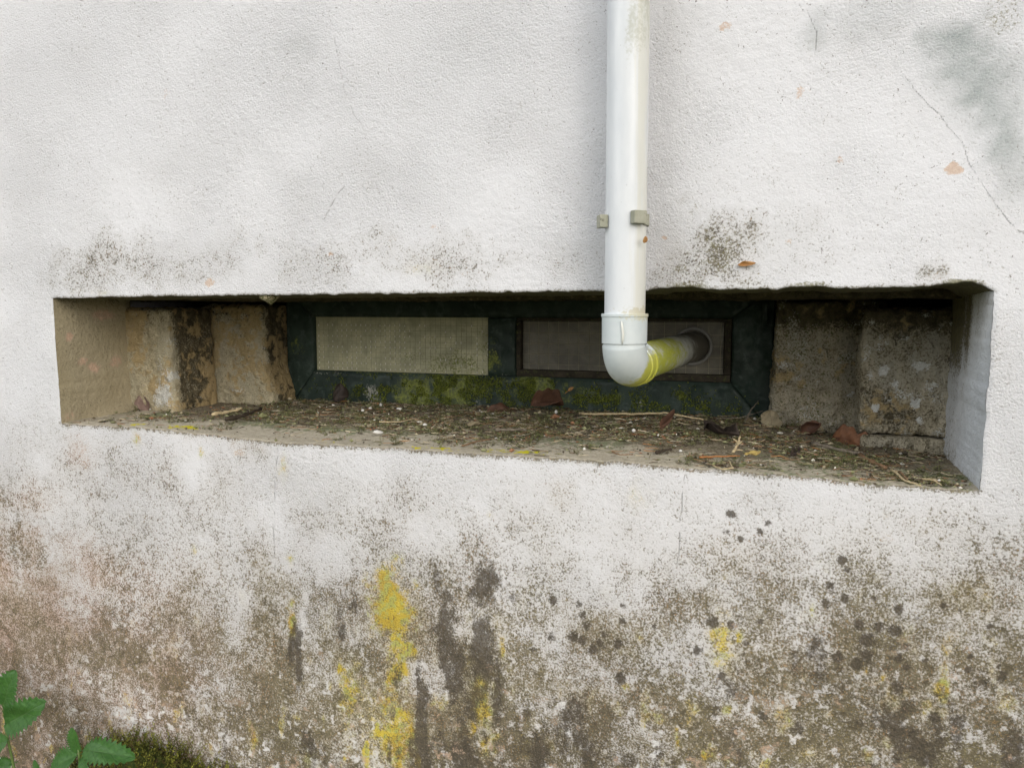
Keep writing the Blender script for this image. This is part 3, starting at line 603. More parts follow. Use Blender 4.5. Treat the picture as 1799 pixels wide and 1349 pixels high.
def stone(name, lo, hi, mat, seed, rough=0.012, step=0.0042, stains=None, warp=None, parent=None, label=None, rnd=0.012):
    lo = np.array(lo); hi = np.array(hi); size = hi - lo
    n = np.maximum((size / step).astype(int), 2)
    verts, faces = [], []; base = 0
    for ax in range(3):
        a, b = [(1, 2), (0, 2), (0, 1)][ax]
        for s in (0, 1):
            u, v = np.meshgrid(np.linspace(0, 1, n[a] + 1), np.linspace(0, 1, n[b] + 1), indexing='ij')
            P = np.zeros((u.size, 3)); P[:, a] = lo[a] + u.ravel() * size[a]; P[:, b] = lo[b] + v.ravel() * size[b]; P[:, ax] = (lo, hi)[s][ax]
            flip = (s == 0) ^ (ax == 1)
            faces.append(grid_faces(n[a] + 1, n[b] + 1, flip) + base); verts.append(P); base += len(P)
    P = np.vstack(verts); F = np.vstack(faces)
    # rounded corners
    c = (lo + hi) / 2; h = size / 2 - rnd
    q = P - c; inner = np.clip(q, -h, h); d = q - inner
    L = np.linalg.norm(d, axis=1, keepdims=True)
    P = c + inner + np.where(L > 1e-9, d / np.maximum(L, 1e-9) * np.minimum(L, rnd), d)
    nd = np.where(L > 1e-9, d / np.maximum(L, 1e-9), 0)
    t = fbm3(P, 11, seed, 4, .55) - .5; t2 = fbm3(P, 75, seed + 5, 3, .6) - .5
    P = P + nd * (rough * 1.8 * t + rough * 1.1 * t2)[:, None]
    if warp: P = warp(P)
    me = mesh_np(name, P, F)
    bm = bmesh.new(); bm.from_mesh(me); bmesh.ops.remove_doubles(bm, verts=bm.verts, dist=.0004); bmesh.ops.recalc_face_normals(bm, faces=bm.faces); bm.to_mesh(me); bm.free()
    me.polygons.foreach_set('use_smooth', [True] * len(me.polygons))
    co = np.zeros(len(me.vertices) * 3, np.float32); me.vertices.foreach_get('co', co); P = co.reshape(-1, 3).astype(float)
    a, b = stains(P) if stains else (np.zeros((len(P), 3)), np.zeros((len(P), 3)))
    set_attr(me, 'stain_a', a); set_attr(me, 'stain_b', b)
    return link(name, me, mat, parent or wall, label)

def st_common(P, dirt=.3, ochre=.2, algae=.1, lich=.05, seed=0, spots=None, top=.4):
    m = fbm3(P, 12, seed, 4); f = fbm3(P, 40, seed + 3, 3)
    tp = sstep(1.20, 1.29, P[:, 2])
    li = lich * sstep(.5, .75, f) * 3
    if spots:
        li = np.maximum(li, blobs(P[:, 0], P[:, 2], spots, .6, .8, seed, 70) * (P[:, 1] < np.percentile(P[:, 1], 12) + .03))
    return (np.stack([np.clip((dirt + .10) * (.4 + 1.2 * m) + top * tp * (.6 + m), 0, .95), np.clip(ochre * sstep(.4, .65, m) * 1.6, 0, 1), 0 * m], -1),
            np.stack([0 * m, np.clip(algae * (.3 + 1.4 * f), 0, 1), np.clip(li, 0, .95)], -1))

# outer jamb stones (nearer the wall face) and inner ones (against the window), left then right
stone('jamb_stone', (-1.87, .245, .93), (-1.652, .425, 1.277), MAT_STONE_W, 3, .012, stains=lambda P: st_common(P, .15 + .5 * sstep(.258, .285, P[:, 1]), .5, .1, .09, 61, [(-1.6721, 1.0381, 0.0328, 0.0427, .8), (-1.6530, 1.0878, 0.0204, 0.0261, .6), (-1.6937, 1.0208, 0.0289, 0.0330, .7), (-1.6820, 1.1197, 0.0205, 0.0327, .4), (-1.6477, 1.1853, 0.0162, 0.0194, .4)], .3),  # shade of the side face painted in as extra dark density
      warp=lambda P: P + np.stack([.016 * sstep(1.15, .97, P[:, 2]), 0 * P[:, 0], 0 * P[:, 0]], -1), label='ochre stone with white lichen at its foot')
def warp_b(P):
    z = P[:, 2]; x = P[:, 0]
    P = P.copy()
    P[:, 0] += .028 * sstep(1.13, 1.0, z) * sstep(-1.6, -1.5, x)
    # a spall has taken the arris away in the middle of the height
    a = sstep(-1.52, -1.46, x) * np.exp(-((z - 1.17) / .05) ** 2)
    P[:, 1] += .035 * a; P[:, 0] -= .012 * a
    return P
stone('jamb_stone', (-1.70, .437, .94), (-1.478, .57, 1.288), MAT_STONE_W, 13, .013, stains=lambda P: st_common(P, .14 + .55 * sstep(.45, .48, P[:, 1]), .45, .14, .08, 71, [(-1.5740, 1.0311, 0.0336, 0.0105, .5), (-1.4919, 1.1595, 0.0164, 0.0103, .35)], .3), warp=warp_b)  # dark density raised on the side face to paint its shade
stone('jamb_stone', (.158, .36, 1.003), (.40, .50, 1.277), MAT_STONE_G, 23, .014, stains=lambda P: st_common(P, .34, .25, .15, .16, 81,
      [(0.2020, 1.1453, 0.0124, 0.0149, .9), (0.1896, 1.0621, 0.0091, 0.0101, .95), (0.2749, 1.1571, 0.0185, 0.0110, .9), (0.2280, 1.1162, 0.0078, 0.0099, .85), (0.2666, 1.0728, 0.0132, 0.0136, .85), (0.3008, 1.1161, 0.0097, 0.0073, .8),
       (0.2782, 1.0361, 0.0077, 0.0099, .7), (0.2542, 1.1763, 0.0077, 0.0086, .6), (0.1751, 1.2480, 0.0079, 0.0074, .6), (0.1776, 1.1321, 0.0091, 0.0250, .5), (0.2506, 1.0097, 0.0178, 0.0100, .4), (0.2133, 1.0932, 0.0224, 0.0100, .35), (0.2028, 1.2050, 0.0112, 0.0062, .5)], .5))
stone('jamb_stone', (.162, .352, .935), (.40, .50, 1.0), MAT_STONE_G, 27, .008, stains=lambda P: st_common(P, .32, .05, .15, .05, 85, None, 0))
stone('jamb_stone', (-.028, .462, .94), (.22, .57, 1.30), MAT_STONE_G, 33, .013, stains=lambda P: st_common(P, .28, .3, .26, .12, 91,
      [(-0.0025, 1.1433, 0.0230, 0.0164, .5), (0.0267, 1.1127, 0.0178, 0.0136, .4), (0.1478, 1.0776, 0.0085, 0.0080, .75), (0.0711, 1.1100, 0.0100, 0.0108, .4), (0.0036, 1.1924, 0.0115, 0.0122, .4)], .75),
      warp=lambda P: P + np.stack([0 * P[:, 0], .02 * sstep(.1, .17, P[:, 0]), 0 * P[:, 0]], -1))
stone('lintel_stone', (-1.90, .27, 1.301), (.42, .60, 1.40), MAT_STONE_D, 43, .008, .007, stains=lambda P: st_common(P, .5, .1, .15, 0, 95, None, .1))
# a drip of old mortar hanging from the edge of the soffit
V, F = tube([(-1.143, .03, 1.318), (-1.143, .03, 1.305), (-1.142, .032, 1.296), (-1.141, .031, 1.288)], [.026, .024, .012, .002], 10)
o = link('mortar_drip', mesh_py('mortar_drip', V, F), MAT_STONE_W, wall, 'small yellowish mortar drip hanging under the lintel edge')
a0 = len(o.data.vertices); set_attr(o.data, 'stain_a', np.tile((.1, .2, 0), (a0, 1))); set_attr(o.data, 'stain_b', np.tile((0, .5, .1), (a0, 1)))
# dark cellar behind the window
def box_in(name, lo, hi, mat, parent):
    V = [(x, y, z) for x in (lo[0], hi[0]) for y in (lo[1], hi[1]) for z in (lo[2], hi[2])]
    F = [(0, 1, 3, 2)[::-1], (4, 6, 7, 5)[::-1], (2, 3, 7, 6)[::-1], (0, 2, 6, 4)[::-1], (1, 5, 7, 3)[::-1]]
    return link(name, mesh_py(name, V, F, False), mat, parent)
M = Mat('cellar_plaster', .95, .1); nn = M.sep(M.noise(6, 4).outputs['Color'])
MAT_CELLAR = M.color(M.mix(nn[0], (.16, .15, .12), (.26, .24, .2)))
box_in('cellar_room', (-2.6, .60, -.2), (1.2, 2.6, 1.95), MAT_CELLAR, wall)

# ------------------------------------------------------------------ ground
def ground_z(x, y):
    x = np.asarray(x, float); y = np.asarray(y, float)
    bank = sstep(-1.80, -1.60, x) * sstep(-.55, -.02, y)
    return -0.045 + .12 * bank + .02 * (fbm(x, y, 3, 55, 3) - .5) + .012 * (fbm(x, y, 25, 56, 3) - .5) * sstep(-4, -1, y)
gx, _ = axis(-2.4, .6, -45, 45, .03, ()); gy, _ = axis(-1.2, .0, -60, .02, .03, ())
gy = gy[gy <= .021]
U, Vv = np.meshgrid(gx, gy, indexing='ij')
gP = np.stack([U.ravel(), Vv.ravel(), ground_z(U.ravel(), Vv.ravel())], -1)
M = Mat('garden_soil', .97, .1)
n1 = M.sep(M.noise(60, 5, .65).outputs['Color']); n2 = M.sep(M.noise(2.5, 4, .6).outputs['Color'])
gc = M.mix(even(M, n1[0], .35, .65), (.045, .034, .022), (.14, .11, .075))
gc = M.mix(M.cover(even(M, n1[1], .35, .65), even(M, n2[0], .35, .6), .25), gc, (.07, .10, .03))
M.bump(n1[0], .02, .6)
link('ground', mesh_np('ground', gP, grid_faces(len(gx), len(gy))), M.color(gc), None, 'dark soil and short grass at the foot of the wall', None, None, 'structure')

# ------------------------------------------------------------------ cellar window
WY = 0.55
M = Mat('green_black_paint', .55, .35)
n1 = M.sep(M.noise(170, 4, .65).outputs['Color']); n2 = M.sep(M.noise(34, 5, .65, dist=.3).outputs['Color']); n3 = M.sep(M.noise(9, 3, .6).outputs['Color'])
px = M.xyz(); A = M.sep(M.attr('stain_a'))
col = M.mix(even(M, n3[0], .35, .65), (.011, .023, .017), (.030, .050, .038))
col = M.mix(M.math('MULTIPLY', M.cover(even(M, n2[0], .36, .64), .30, .3), .5), col, (.085, .11, .10))
col = M.mix(M.cover(even(M, M.math('ADD', M.math('MULTIPLY', n1[0], .5), M.math('MULTIPLY', n2[1], .5)), .36, .64), A[0], .4), col, M.mix(even(M, n1[1], .35, .65), (.075, .095, .026), (.25, .28, .06)))
col = M.mix(M.cover(even(M, n1[2], .32, .68), A[1], .12), col, (.30, .30, .26))
M.put(M.b.inputs['Roughness'], M.rng(n2[1], .35, .65, .35, .85))
M.bump(M.math('ADD', M.math('MULTIPLY', n1[0], .5), n2[0]), .0025, .6)
MAT_FRAME = M.color(col)
M = Mat('brown_putty', .9, .2); n1 = M.sep(M.noise(120, 4, .65).outputs['Color']); n2 = M.sep(M.noise(20, 4, .65).outputs['Color'])
col = M.mix(even(M, n2[0], .36, .64), (.03, .027, .02), (.07, .058, .042)); col = M.mix(M.cover(even(M, n1[0], .35, .65), .25, .2), col, (.09, .10, .04))
M.bump(n1[0], .003, .7); MAT_PUTTY = M.color(col)

window = link('cellar_window', None, None, None, 'wide green-black two-pane cellar window of wired glass, mossy along its bottom rail', 'window', None, 'thing')
window.location = (-.75, WY, 1.0)
FRAME_MOSS = [(-1.0100, 1.0313, 0.1276, 0.0674, .62), (-0.9001, 1.0519, 0.1061, 0.0827, .6), (-0.7938, 1.1369, 0.0414, 0.0646, .5), (-0.6493, 1.0605, 0.0741, 0.0557, .62), (-0.5588, 1.0478, 0.0957, 0.0472, .4), (-1.1233, 1.0272, 0.0572, 0.0514, .3),
              (-0.4629, 1.0358, 0.1233, 0.0388, .35), (-0.2578, 1.0513, 0.0234, 0.0210, .5), (-1.4300, 1.1586, 0.0290, 0.0460, .4), (-0.7251, 1.0256, 0.0676, 0.0485, .35), (-0.3697, 1.0241, 0.1490, 0.0306, .25)]
FRAME_MOSS += [(-0.7251, 1.0417, 0.5182, 0.0549, .16), (-0.2498, 1.0216, 0.1713, 0.0360, .2), (-1.2406, 1.0229, 0.1172, 0.0523, .35), (-0.1772, 1.0247, 0.0848, 0.0237, .3), (-0.7593, 1.0697, 0.2003, 0.0162, .4), (-1.0842, 1.0882, 0.2378, 0.0085, .4)]
FRAME_LICHEN = [(-1.1776, 1.0252, 0.0311, 0.0277, .55), (-1.1584, 1.0086, 0.0271, 0.0173, .5), (-0.3621, 1.0244, 0.0213, 0.0122, .45), (-0.8380, 1.0079, 0.0247, 0.0099, .4), (-0.7559, 1.0941, 0.0444, 0.0049, .7), (-1.3193, 1.0816, 0.0801, 0.0044, .4)]
def frame_bar(name, quad, depth, bev=.004, face_out=0.0, n=60):
    """a mitred bar: quad = 4 (x,z) corners of its face at the window plane; the face is a dense strip, the sides follow"""
    (x0, z0), (x1, z1), (x2, z2), (x3, z3) = quad
    nu, nv = n, 16
    u, v = np.meshgrid(np.linspace(0, 1, nu), np.linspace(0, 1, nv), indexing='ij'); u = u.ravel(); v = v.ravel()
    x = (x0 * (1 - u) + x1 * u) * (1 - v) + (x3 * (1 - u) + x2 * u) * v
    z = (z0 * (1 - u) + z1 * u) * (1 - v) + (z3 * (1 - u) + z2 * u) * v
    e = np.minimum(np.minimum(u, 1 - u) * nu, np.minimum(v, 1 - v) * nv)
    y = WY - face_out + np.where(e < .5, .006, np.where(e < 1.5, .0012, 0)) + .0014 * (fbm(x, z, 40, 66, 3) - .5)
    F = grid_faces(nu, nv); P = np.stack([x, y, z], -1)
    # sides: push a copy of the rim back
    rim = [i * nv for i in range(nu)] + [(nu - 1) * nv + j for j in range(1, nv)] + [i * nv + nv - 1 for i in range(nu - 2, -1, -1)] + [j for j in range(nv - 2, 0, -1)]
    back = P[rim].copy(); back[:, 1] = WY - face_out + depth
    nb = len(P); k = len(rim)
    Fs = np.array([(rim[i], nb + i, nb + (i + 1) % k, rim[(i + 1) % k]) for i in range(k)])
    me = mesh_np(name, np.vstack([P, back]) - np.array(window.location), np.vstack([F, Fs]))
    me.set_sharp_from_angle(angle=R(50))
    PP = np.vstack([P, back])
    set_attr(me, 'stain_a', np.stack([blobs(PP[:, 0], PP[:, 2], FRAME_MOSS, .6, .8, 110, 30), blobs(PP[:, 0], PP[:, 2], FRAME_LICHEN, .5, .6, 120, 40), 0 * PP[:, 0]], -1))
    return link(name, me, MAT_FRAME, window)
fx0, fx1, fz0, fz1 = -1.474, -.029, .972, 1.335
ox0, ox1, oz0, oz1 = -1.376, -.131, 1.088, 1.253
g = .0012
frame_bar('bottom_rail', [(fx0 + g, fz0), (fx1 - g, fz0), (ox1 + g, oz0), (ox0 - g, oz0)], .05, n=220)
frame_bar('top_rail', [(ox0 - g, oz1), (ox1 + g, oz1), (fx1 - g, fz1), (fx0 + g, fz1)], .05, face_out=.004, n=200)
frame_bar('stile', [(fx0, fz0 + g), (ox0, oz0 + g), (ox0, oz1 - g), (fx0, fz1 - g)], .05, face_out=.002, n=40)
frame_bar('stile', [(ox1, oz0 + g), (fx1, fz0 + g), (fx1, fz1 - g), (ox1, oz1 - g)], .05, face_out=.002, n=40)
frame_bar('mullion', [(-.800, oz0 + g), (-.716, oz0 + g), (-.716, oz1 - g), (-.800, oz1 - g)], .05, face_out=.001, n=40)
wl_ = np.array(window.location)
def wbox(name, lo, hi, mat, bev=.002, parent=None):
    me = bevel_box(name, np.array(lo) - wl_, np.array(hi) - wl_, bev)
    return link(name, me, mat, parent or window)
# putty beads round the right-hand pane
wbox('glazing_bead', (-.7155, .556, 1.0885), (-.132, .580, 1.108), MAT_PUTTY, .005)
wbox('glazing_bead', (-.7155, .560, 1.244), (-.132, .580, 1.2525), MAT_PUTTY, .003)
wbox('glazing_bead', (-.7152, .554, 1.1085), (-.702, .580, 1.2435), MAT_PUTTY, .004)
wbox('glazing_bead', (-.150, .558, 1.1085), (-.1322, .580, 1.2435), MAT_PUTTY, .004)
# a wing catch on the right stile
wbox('catch', (-.058, .536, 1.232), (-.046, .5485, 1.292), MAT_FRAME, .003)

def glass_material(name, dust, dust2, opac, mossy):
    M = Mat(name, .35, .5)
    n1 = M.sep(M.noise(200, 3, .6).outputs['Color']); n2 = M.sep(M.noise(22, 5, .65, dist=.5).outputs['Color']); n3 = M.sep(M.noise(7, 3).outputs['Color'])
    z = M.xyz()[2]; A = M.sep(M.attr('stain_a'))
    col = M.mix(even(M, n2[0], .36, .64), dust, dust2)
    col = M.mix(M.math('MULTIPLY', M.cover(even(M, n1[0], .35, .65), .25, .25), .4), col, tuple(c * .55 for c in dust))
    vb = M.voro(17); vs = M.rng(M.math('ADD', vb.outputs['Distance'], M.math('MULTIPLY', n2[2], .3)), .18, .36, 1, 0)
    col = M.mix(M.math('MULTIPLY', vs, .5), col, tuple(c * .35 for c in dust))
    col = M.mix(M.cover(even(M, n1[1], .35, .65), A[0], .25), col, (.16, .18, .04))
    M.color(col)
    M.put(M.b.inputs['Roughness'], M.rng(n2[1], .3, .7, .3, .6))
    M.bump(M.math('ADD', n1[0], M.math('MULTIPLY', n2[0], .3)), .0015, .5)
    tr = M.N.new('ShaderNodeBsdfTransparent'); tr.inputs[0].default_value = (.75, .8, .7, 1)
    ms = M.N.new('ShaderNodeMixShader')
    M.put(ms.inputs[0], M.math('ADD', opac, M.math('MULTIPLY', M.math('SUBTRACT', n2[2], .5), .3), True))
    M.L.new(tr.outputs[0], ms.inputs[1]); M.L.new(M.b.outputs[0], ms.inputs[2]); M.L.new(ms.outputs[0], M.out.inputs['Surface'])
    return M.m
MAT_GLASS_L = glass_material('dusty_wired_glass', (.54, .525, .335), (.35, .345, .225), .96, 1)
MAT_GLASS_R = glass_material('dirty_wired_glass', (.19, .175, .135), (.115, .105, .082), .93, 0)
M = Mat('rusty_wire', .6, .4); MAT_WIRE = M.color((.36, .345, .235)); M = Mat('wire_glint', .35, .6); MAT_GLINT = M.color((.80, .79, .70))  # the second, pale material colours the added glints
def pane(x0, x1, z0, z1, y, mat, moss, cell, label):
    nu, nv = 90, 30
    u, v = np.meshgrid(np.linspace(x0, x1, nu), np.linspace(z0, z1, nv), indexing='ij')
    P = np.stack([u.ravel(), np.full(u.size, y), v.ravel()], -1); Q = P.copy(); Q[:, 1] += .006
    F = grid_faces(nu, nv); rim = [i * nv for i in range(nu)] + [(nu - 1) * nv + j for j in range(1, nv)] + [i * nv + nv - 1 for i in range(nu - 2, -1, -1)] + [j for j in range(nv - 2, 0, -1)]
    nb = len(P); Fs = np.array([(rim[i], nb + rim[i], nb + rim[(i + 1) % len(rim)], rim[(i + 1) % len(rim)]) for i in range(len(rim))])
    me = mesh_np('pane', np.vstack([P, Q]) - wl_, np.vstack([F, F[:, ::-1] + nb, Fs]), False)
    PP = np.vstack([P, Q]); set_attr(me, 'stain_a', np.stack([blobs(PP[:, 0], PP[:, 2], moss, .6, .8, 130, 30), 0 * PP[:, 0], 0 * PP[:, 0]], -1))
    p = link('pane', me, mat, window, label)
    V, Fw = [], []
    rr = random.Random(int(cell * 1e5))
    def wire(a, b, rad):
        n = len(V); a = Vector(a); b = Vector(b); t = (b - a).normalized(); s = Vector((0, 1, 0)); q = t.cross(s)
        for e in (a, b):
            for k in range(4):
                V.append(e + (s * math.cos(k * math.pi / 2) + q * math.sin(k * math.pi / 2)) * rad)
        for k in range(4): Fw.append((n + k, n + (k + 1) % 4, n + 4 + (k + 1) % 4, n + 4 + k))
    k = x0 + cell * .6
    while k < x1:
        j = rr.uniform(-.001, .001); wire((k + j, y - .0004, z0), (k + rr.uniform(-.001, .001), y - .0004, z1), .00055); k += cell
    k = z0 + cell * .5
    while k < z1:
        wire((x0, y - .0008, k + rr.uniform(-.001, .001)), (x1, y - .0008, k + rr.uniform(-.001, .001)), .0005); k += cell
    link('wire_mesh', mesh_py('wire_mesh', [v - window.location for v in V], Fw), MAT_WIRE, p, None, None, None, 'stuff')
    V.clear(); Fw.clear()
    if cell < .02:                                # glints of light on the wire, built as short pale bars
        a_ = x0 + cell * .6
        while a_ < x1:
            c_ = z0 + cell * .5 + rr.uniform(-.001, .001)
            while c_ < z1 - .02:
                if rr.random() < (.75 if a_ < x0 + .33 else .3): wire((a_, y - .0016, c_ - .0034), (a_, y - .0016, c_ + rr.uniform(.001, .0036)), .0015)
                c_ += cell
            a_ += cell
        link('wire_glints', mesh_py('wire_glints', [v - window.location for v in V], Fw), MAT_GLINT, p, None, None, None, 'stuff')
PM = [(-0.9040, 1.1173, 0.0889, 0.0496, .5), (-1.0323, 1.1311, 0.0556, 0.0337, .3), (-0.8150, 1.1684, 0.0244, 0.0649, .35), (-0.9761, 1.1824, 0.0256, 0.0233, .2)]
pane(-1.3745, -.8015, 1.0885, 1.2525, .564, MAT_GLASS_L, PM, .0165, 'pale dusty olive pane of wired glass with moss at its lower corner')
pane(-.700, -.152, 1.1085, 1.2435, .570, MAT_GLASS_R, [(-.3, 1.11, .1, .01, .2)], .029, 'dark grimy pane of wired glass behind the outlet pipe')

# ------------------------------------------------------------------ downpipe
M = Mat('white_pvc', .38, .45)
n1 = M.sep(M.noise(150, 4, .65).outputs['Color']); n2 = M.sep(M.noise(26, 5, .62, stretch=(1, 1, .3)).outputs['Color']); n3 = M.sep(M.noise(60, 3, .6, stretch=(1, 1, .05)).outputs['Color'])
q = M.xyz()
col = M.mix(even(M, n2[1], .35, .65), (.60, .63, .66), (.665, .69, .71))
col = M.mix(M.math('MULTIPLY', M.cover(even(M, n3[0], .3, .7), M.rng(q[0], .0, .034, .0, .62), .3), .45), col, (.60, .58, .46))
hi = M.math('MULTIPLY', M.rng(q[2], .38, .72), M.rng(q[0], -.026, .014))
col = M.mix(M.math('MULTIPLY', M.cover(even(M, M.math('ADD', M.math('MULTIPLY', n1[0], .4), M.math('MULTIPLY', n2[0], .6)), .36, .64), M.math('MULTIPLY', hi, .50), .35), .6), col, (.36, .37, .29))
col = M.mix(M.math('MULTIPLY', M.cover(even(M, n1[1], .3, .7), M.rng(q[2], .135, .115, 0, .0), .1), .6), col, (.3, .27, .18))
foot = M.math('MULTIPLY', M.rng(q[2], .165, .142), M.rng(q[0], -.01, .03, .25, .9))
col = M.mix(M.math('MULTIPLY', M.cover(even(M, n1[2], .35, .65), foot, .3), .6), col, (.46, .42, .28))
col = M.mix(M.cover(even(M, n1[1], .30, .70), .012, .02), col, (.12, .1, .07))
M.put(M.b.inputs['Roughness'], M.rng(n2[2], .35, .65, .3, .55))
M.bump(n2[0], .001, .3)
MAT_PVC = M.color(col)
M = Mat('grey_pvc_elbow', .4, .45)
n1 = M.sep(M.noise(170, 4, .65).outputs['Color']); n2 = M.sep(M.noise(24, 5, .62).outputs['Color']); q = M.xyz()
col = M.mix(even(M, n2[1], .35, .65), (.52, .575, .59), (.585, .63, .635))
low = M.math('MULTIPLY', M.rng(q[2], .075, .0), M.rng(q[1], .03, -.045, .55, 1))
col = M.mix(M.math('MULTIPLY', M.cover(even(M, n2[0], .36, .64), M.math('MULTIPLY', low, .62), .4), .62), col, (.26, .32, .22))
yl = M.math('MULTIPLY', M.rng(q[1], -.012, .03), M.rng(q[2], .10, .03))
col = M.mix(M.math('MULTIPLY', M.cover(even(M, M.math('ADD', M.math('MULTIPLY', n1[0], .4), M.math('MULTIPLY', n2[2], .6)), .36, .64), yl, .35), .92), col, (.44, .44, .03))
rim = M.math('MULTIPLY', M.rng(q[2], .118, .142), M.rng(q[0], -.02, .04, .1, .8))
col = M.mix(M.math('MULTIPLY', M.cover(even(M, n1[1], .35, .65), rim, .3), .7), col, (.5, .47, .3))
col = M.mix(M.cover(even(M, n1[2], .28, .72), .03, .03), col, (.10, .09, .06))
M.bump(n2[0], .001, .3)
MAT_ELBOW = M.color(col)
M = Mat('algae_pvc', .55, .35)
n1 = M.sep(M.noise(170, 4, .65).outputs['Color']); n2 = M.sep(M.noise(20, 5, .62).outputs['Color']); q = M.xyz()
col = M.mix(even(M, n2[1], .35, .65), (.50, .52, .49), (.42, .44, .40))
al = M.math('MULTIPLY', M.rng(q[1], .02, .07, .3, .62), M.rng(q[1], .25, .48, 1, .1))
col = M.mix(M.cover(even(M, M.math('ADD', M.math('MULTIPLY', n1[0], .35), M.math('MULTIPLY', n2[0], .65)), .34, .66), al, .3), col, M.mix(even(M, n1[1], .35, .65), (.40, .42, .04), (.28, .31, .06)))
col = M.mix(M.cover(even(M, n2[2], .34, .66), M.rng(q[1], .25, .55, 0, .8), .45), col, (.13, .12, .095))
M.bump(n2[0], .001, .4)
MAT_ALGAE = M.color(col)

PX, PY, PZ = -.286, -.062, 1.128
down = link('downpipe', None, None, None, 'white plastic rain downpipe with grey elbow turning into the cellar window', 'downpipe')
down.location = (PX, PY, PZ)
def add_tube(name, path, radii, mat, parent, n=48, sharp=35, label=None, org=None):
    org = Vector(org or down.location)
    V, F = tube([Vector(p) - org for p in path], radii, n)
    return link(name, mesh_py(name, V, F, True, sharp), mat, parent, label)
def pts(a, b, k): return [Vector(a).lerp(Vector(b), i / (k - 1)) for i in range(k)]
zh = PZ + .0415
zt = 3.2
vp = pts((PX - .002, PY, zt), (PX, PY, 1.262), 30)
pipe_r = .0378
add_tube('pipe', vp, [pipe_r] * 30, MAT_PVC, down, 64)
SK = R(5.2)                                      # the branch leans a little along the wall
dirh = Vector((math.sin(SK), math.cos(SK), .018))
Rb = .046
elb = []; rad = []
for z, r in ((1.2695, .0385), (1.2695, .0428), (1.2682, .0436), (1.2640, .0436), (1.2630, .0422), (1.2145, .0420), (1.2138, .0392), (1.2118, .0392), (1.2114, .0413)):
    elb.append(Vector((PX, PY, z))); rad.append(r)
zc = zh + Rb
if zc < 1.2110:
    elb.append(Vector((PX, PY, zc))); rad.append(.0411)
for k in range(1, 17):
    t = k / 16 * math.pi / 2
    elb.append(Vector((PX, PY, zc)) + dirh * (Rb * (1 - math.cos(t))) + Vector((0, 0, -Rb * math.sin(t)))); rad.append(.0411 - .0004 * k / 16)
e0 = elb[-1]
for s, r in ((.004, .0408), (.005, .0428), (.014, .0430), (.016, .0412), (.040, .0410), (.0405, .0436), (.046, .0438), (.0465, .0385)):
    elb.append(e0 + dirh * s); rad.append(r)
elbow = add_tube('elbow', elb, rad, MAT_ELBOW, down, 64, 30, 'grey elbow stained green and yellow underneath')
add_tube('outlet_pipe', pts(e0 + dirh * .03, e0 + dirh * .60, 40), [.0378] * 40, MAT_ALGAE, down, 56, 35, 'short horizontal branch covered in yellow-green algae')
# sealing ring where the branch enters the glass
rc = e0 + dirh * ((.562 - e0.y) / dirh.y)
V, F = [], []
for i in range(48):
    t = 2 * math.pi * i / 48
    for j in range(10):
        s = 2 * math.pi * j / 10
        rr_ = .0460 + .0048 * math.cos(s)
        V.append(Vector((rc.x + rr_ * math.cos(t), rc.y + .006 * math.sin(s), rc.z + rr_ * math.sin(t))) - down.location)
        F.append((i * 10 + j, i * 10 + (j + 1) % 10, ((i + 1) % 48) * 10 + (j + 1) % 10, ((i + 1) % 48) * 10 + j))
M = Mat('grey_seal', .7, .3); n1 = M.sep(M.noise(90, 4).outputs['Color']); MAT_SEAL = M.color(M.mix(n1[0], (.16, .16, .15), (.36, .36, .34)))
link('seal_ring', mesh_py('seal_ring', V, F), MAT_SEAL, down)
# drip of sealant on the collar
V, F = tube([(.003, -.0438, .128), (.004, -.0432, .118), (.006, -.0432, .105), (.005, -.0428, .094), (.004, -.0415, .086)], [.0015, .0022, .0026, .0024, .0008], 10)
M = Mat('sealant', .4, .4); MAT_SEALANT = M.color((.66, .67, .62))
link('sealant_drip', mesh_py('sealant_drip', V, F), MAT_SEALANT, elbow)

# ------------------------------------------------------------------ pipe clip
M = Mat('olive_grey_plastic', .6, .35); n1 = M.sep(M.noise(110, 4, .65).outputs['Color']); n2 = M.sep(M.noise(30, 4).outputs['Color'])
col = M.mix(even(M, n2[0], .35, .65), (.25, .255, .19), (.36, .36, .29)); col = M.mix(M.cover(even(M, n1[0], .34, .66), .2, .2), col, (.12, .115, .08))
M.bump(n1[0], .001, .4); MAT_CLIP = M.color(col)
clip = link('pipe_clip', None, None, None, 'olive-grey plastic clip gripping the white downpipe above the opening', 'pipe clip')
CZ = 1.440
clip.location = (PX, .0, CZ)
def arc_band(name, a0, a1, r0, r1, h, n=40):
    V, F = [], []
    for i in range(n + 1):
        t = a0 + (a1 - a0) * i / n                # angle from the outward direction (-y), towards +x
        for (r, z) in ((r0, -h), (r1, -h), (r1, h), (r0, h)):
            V.append((r * math.sin(t), PY - r * math.cos(t), z))
    for i in range(n):
        for j in range(4):
            F.append((i * 4 + j, i * 4 + (j + 1) % 4, (i + 1) * 4 + (j + 1) % 4, (i + 1) * 4 + j))
    F.append((0, 3, 2, 1)); F.append(tuple(n * 4 + j for j in range(4)))
    return link(name, mesh_py(name, V, F, True, 35), MAT_CLIP, clip)
arc_band('band', R(62), R(298), .0381, .0425, .010)
for s in (1, -1):
    me = bevel_box('jaw', (-.013, -.0075, -.0115), (.013, .0075, .0115), .0022, 2)
    t = R(41) if s > 0 else R(-62)
    rj = .0452
    jaw = link('jaw', me, MAT_CLIP, clip)
    jaw.location = (rj * math.sin(t), PY - rj * math.cos(t), 0.002 * s)
    jaw.rotation_euler = (0, 0, t)
link('foot', bevel_box('foot', (-.014, -.0225, -.013), (.014, .012, .013), .002), MAT_CLIP, clip)

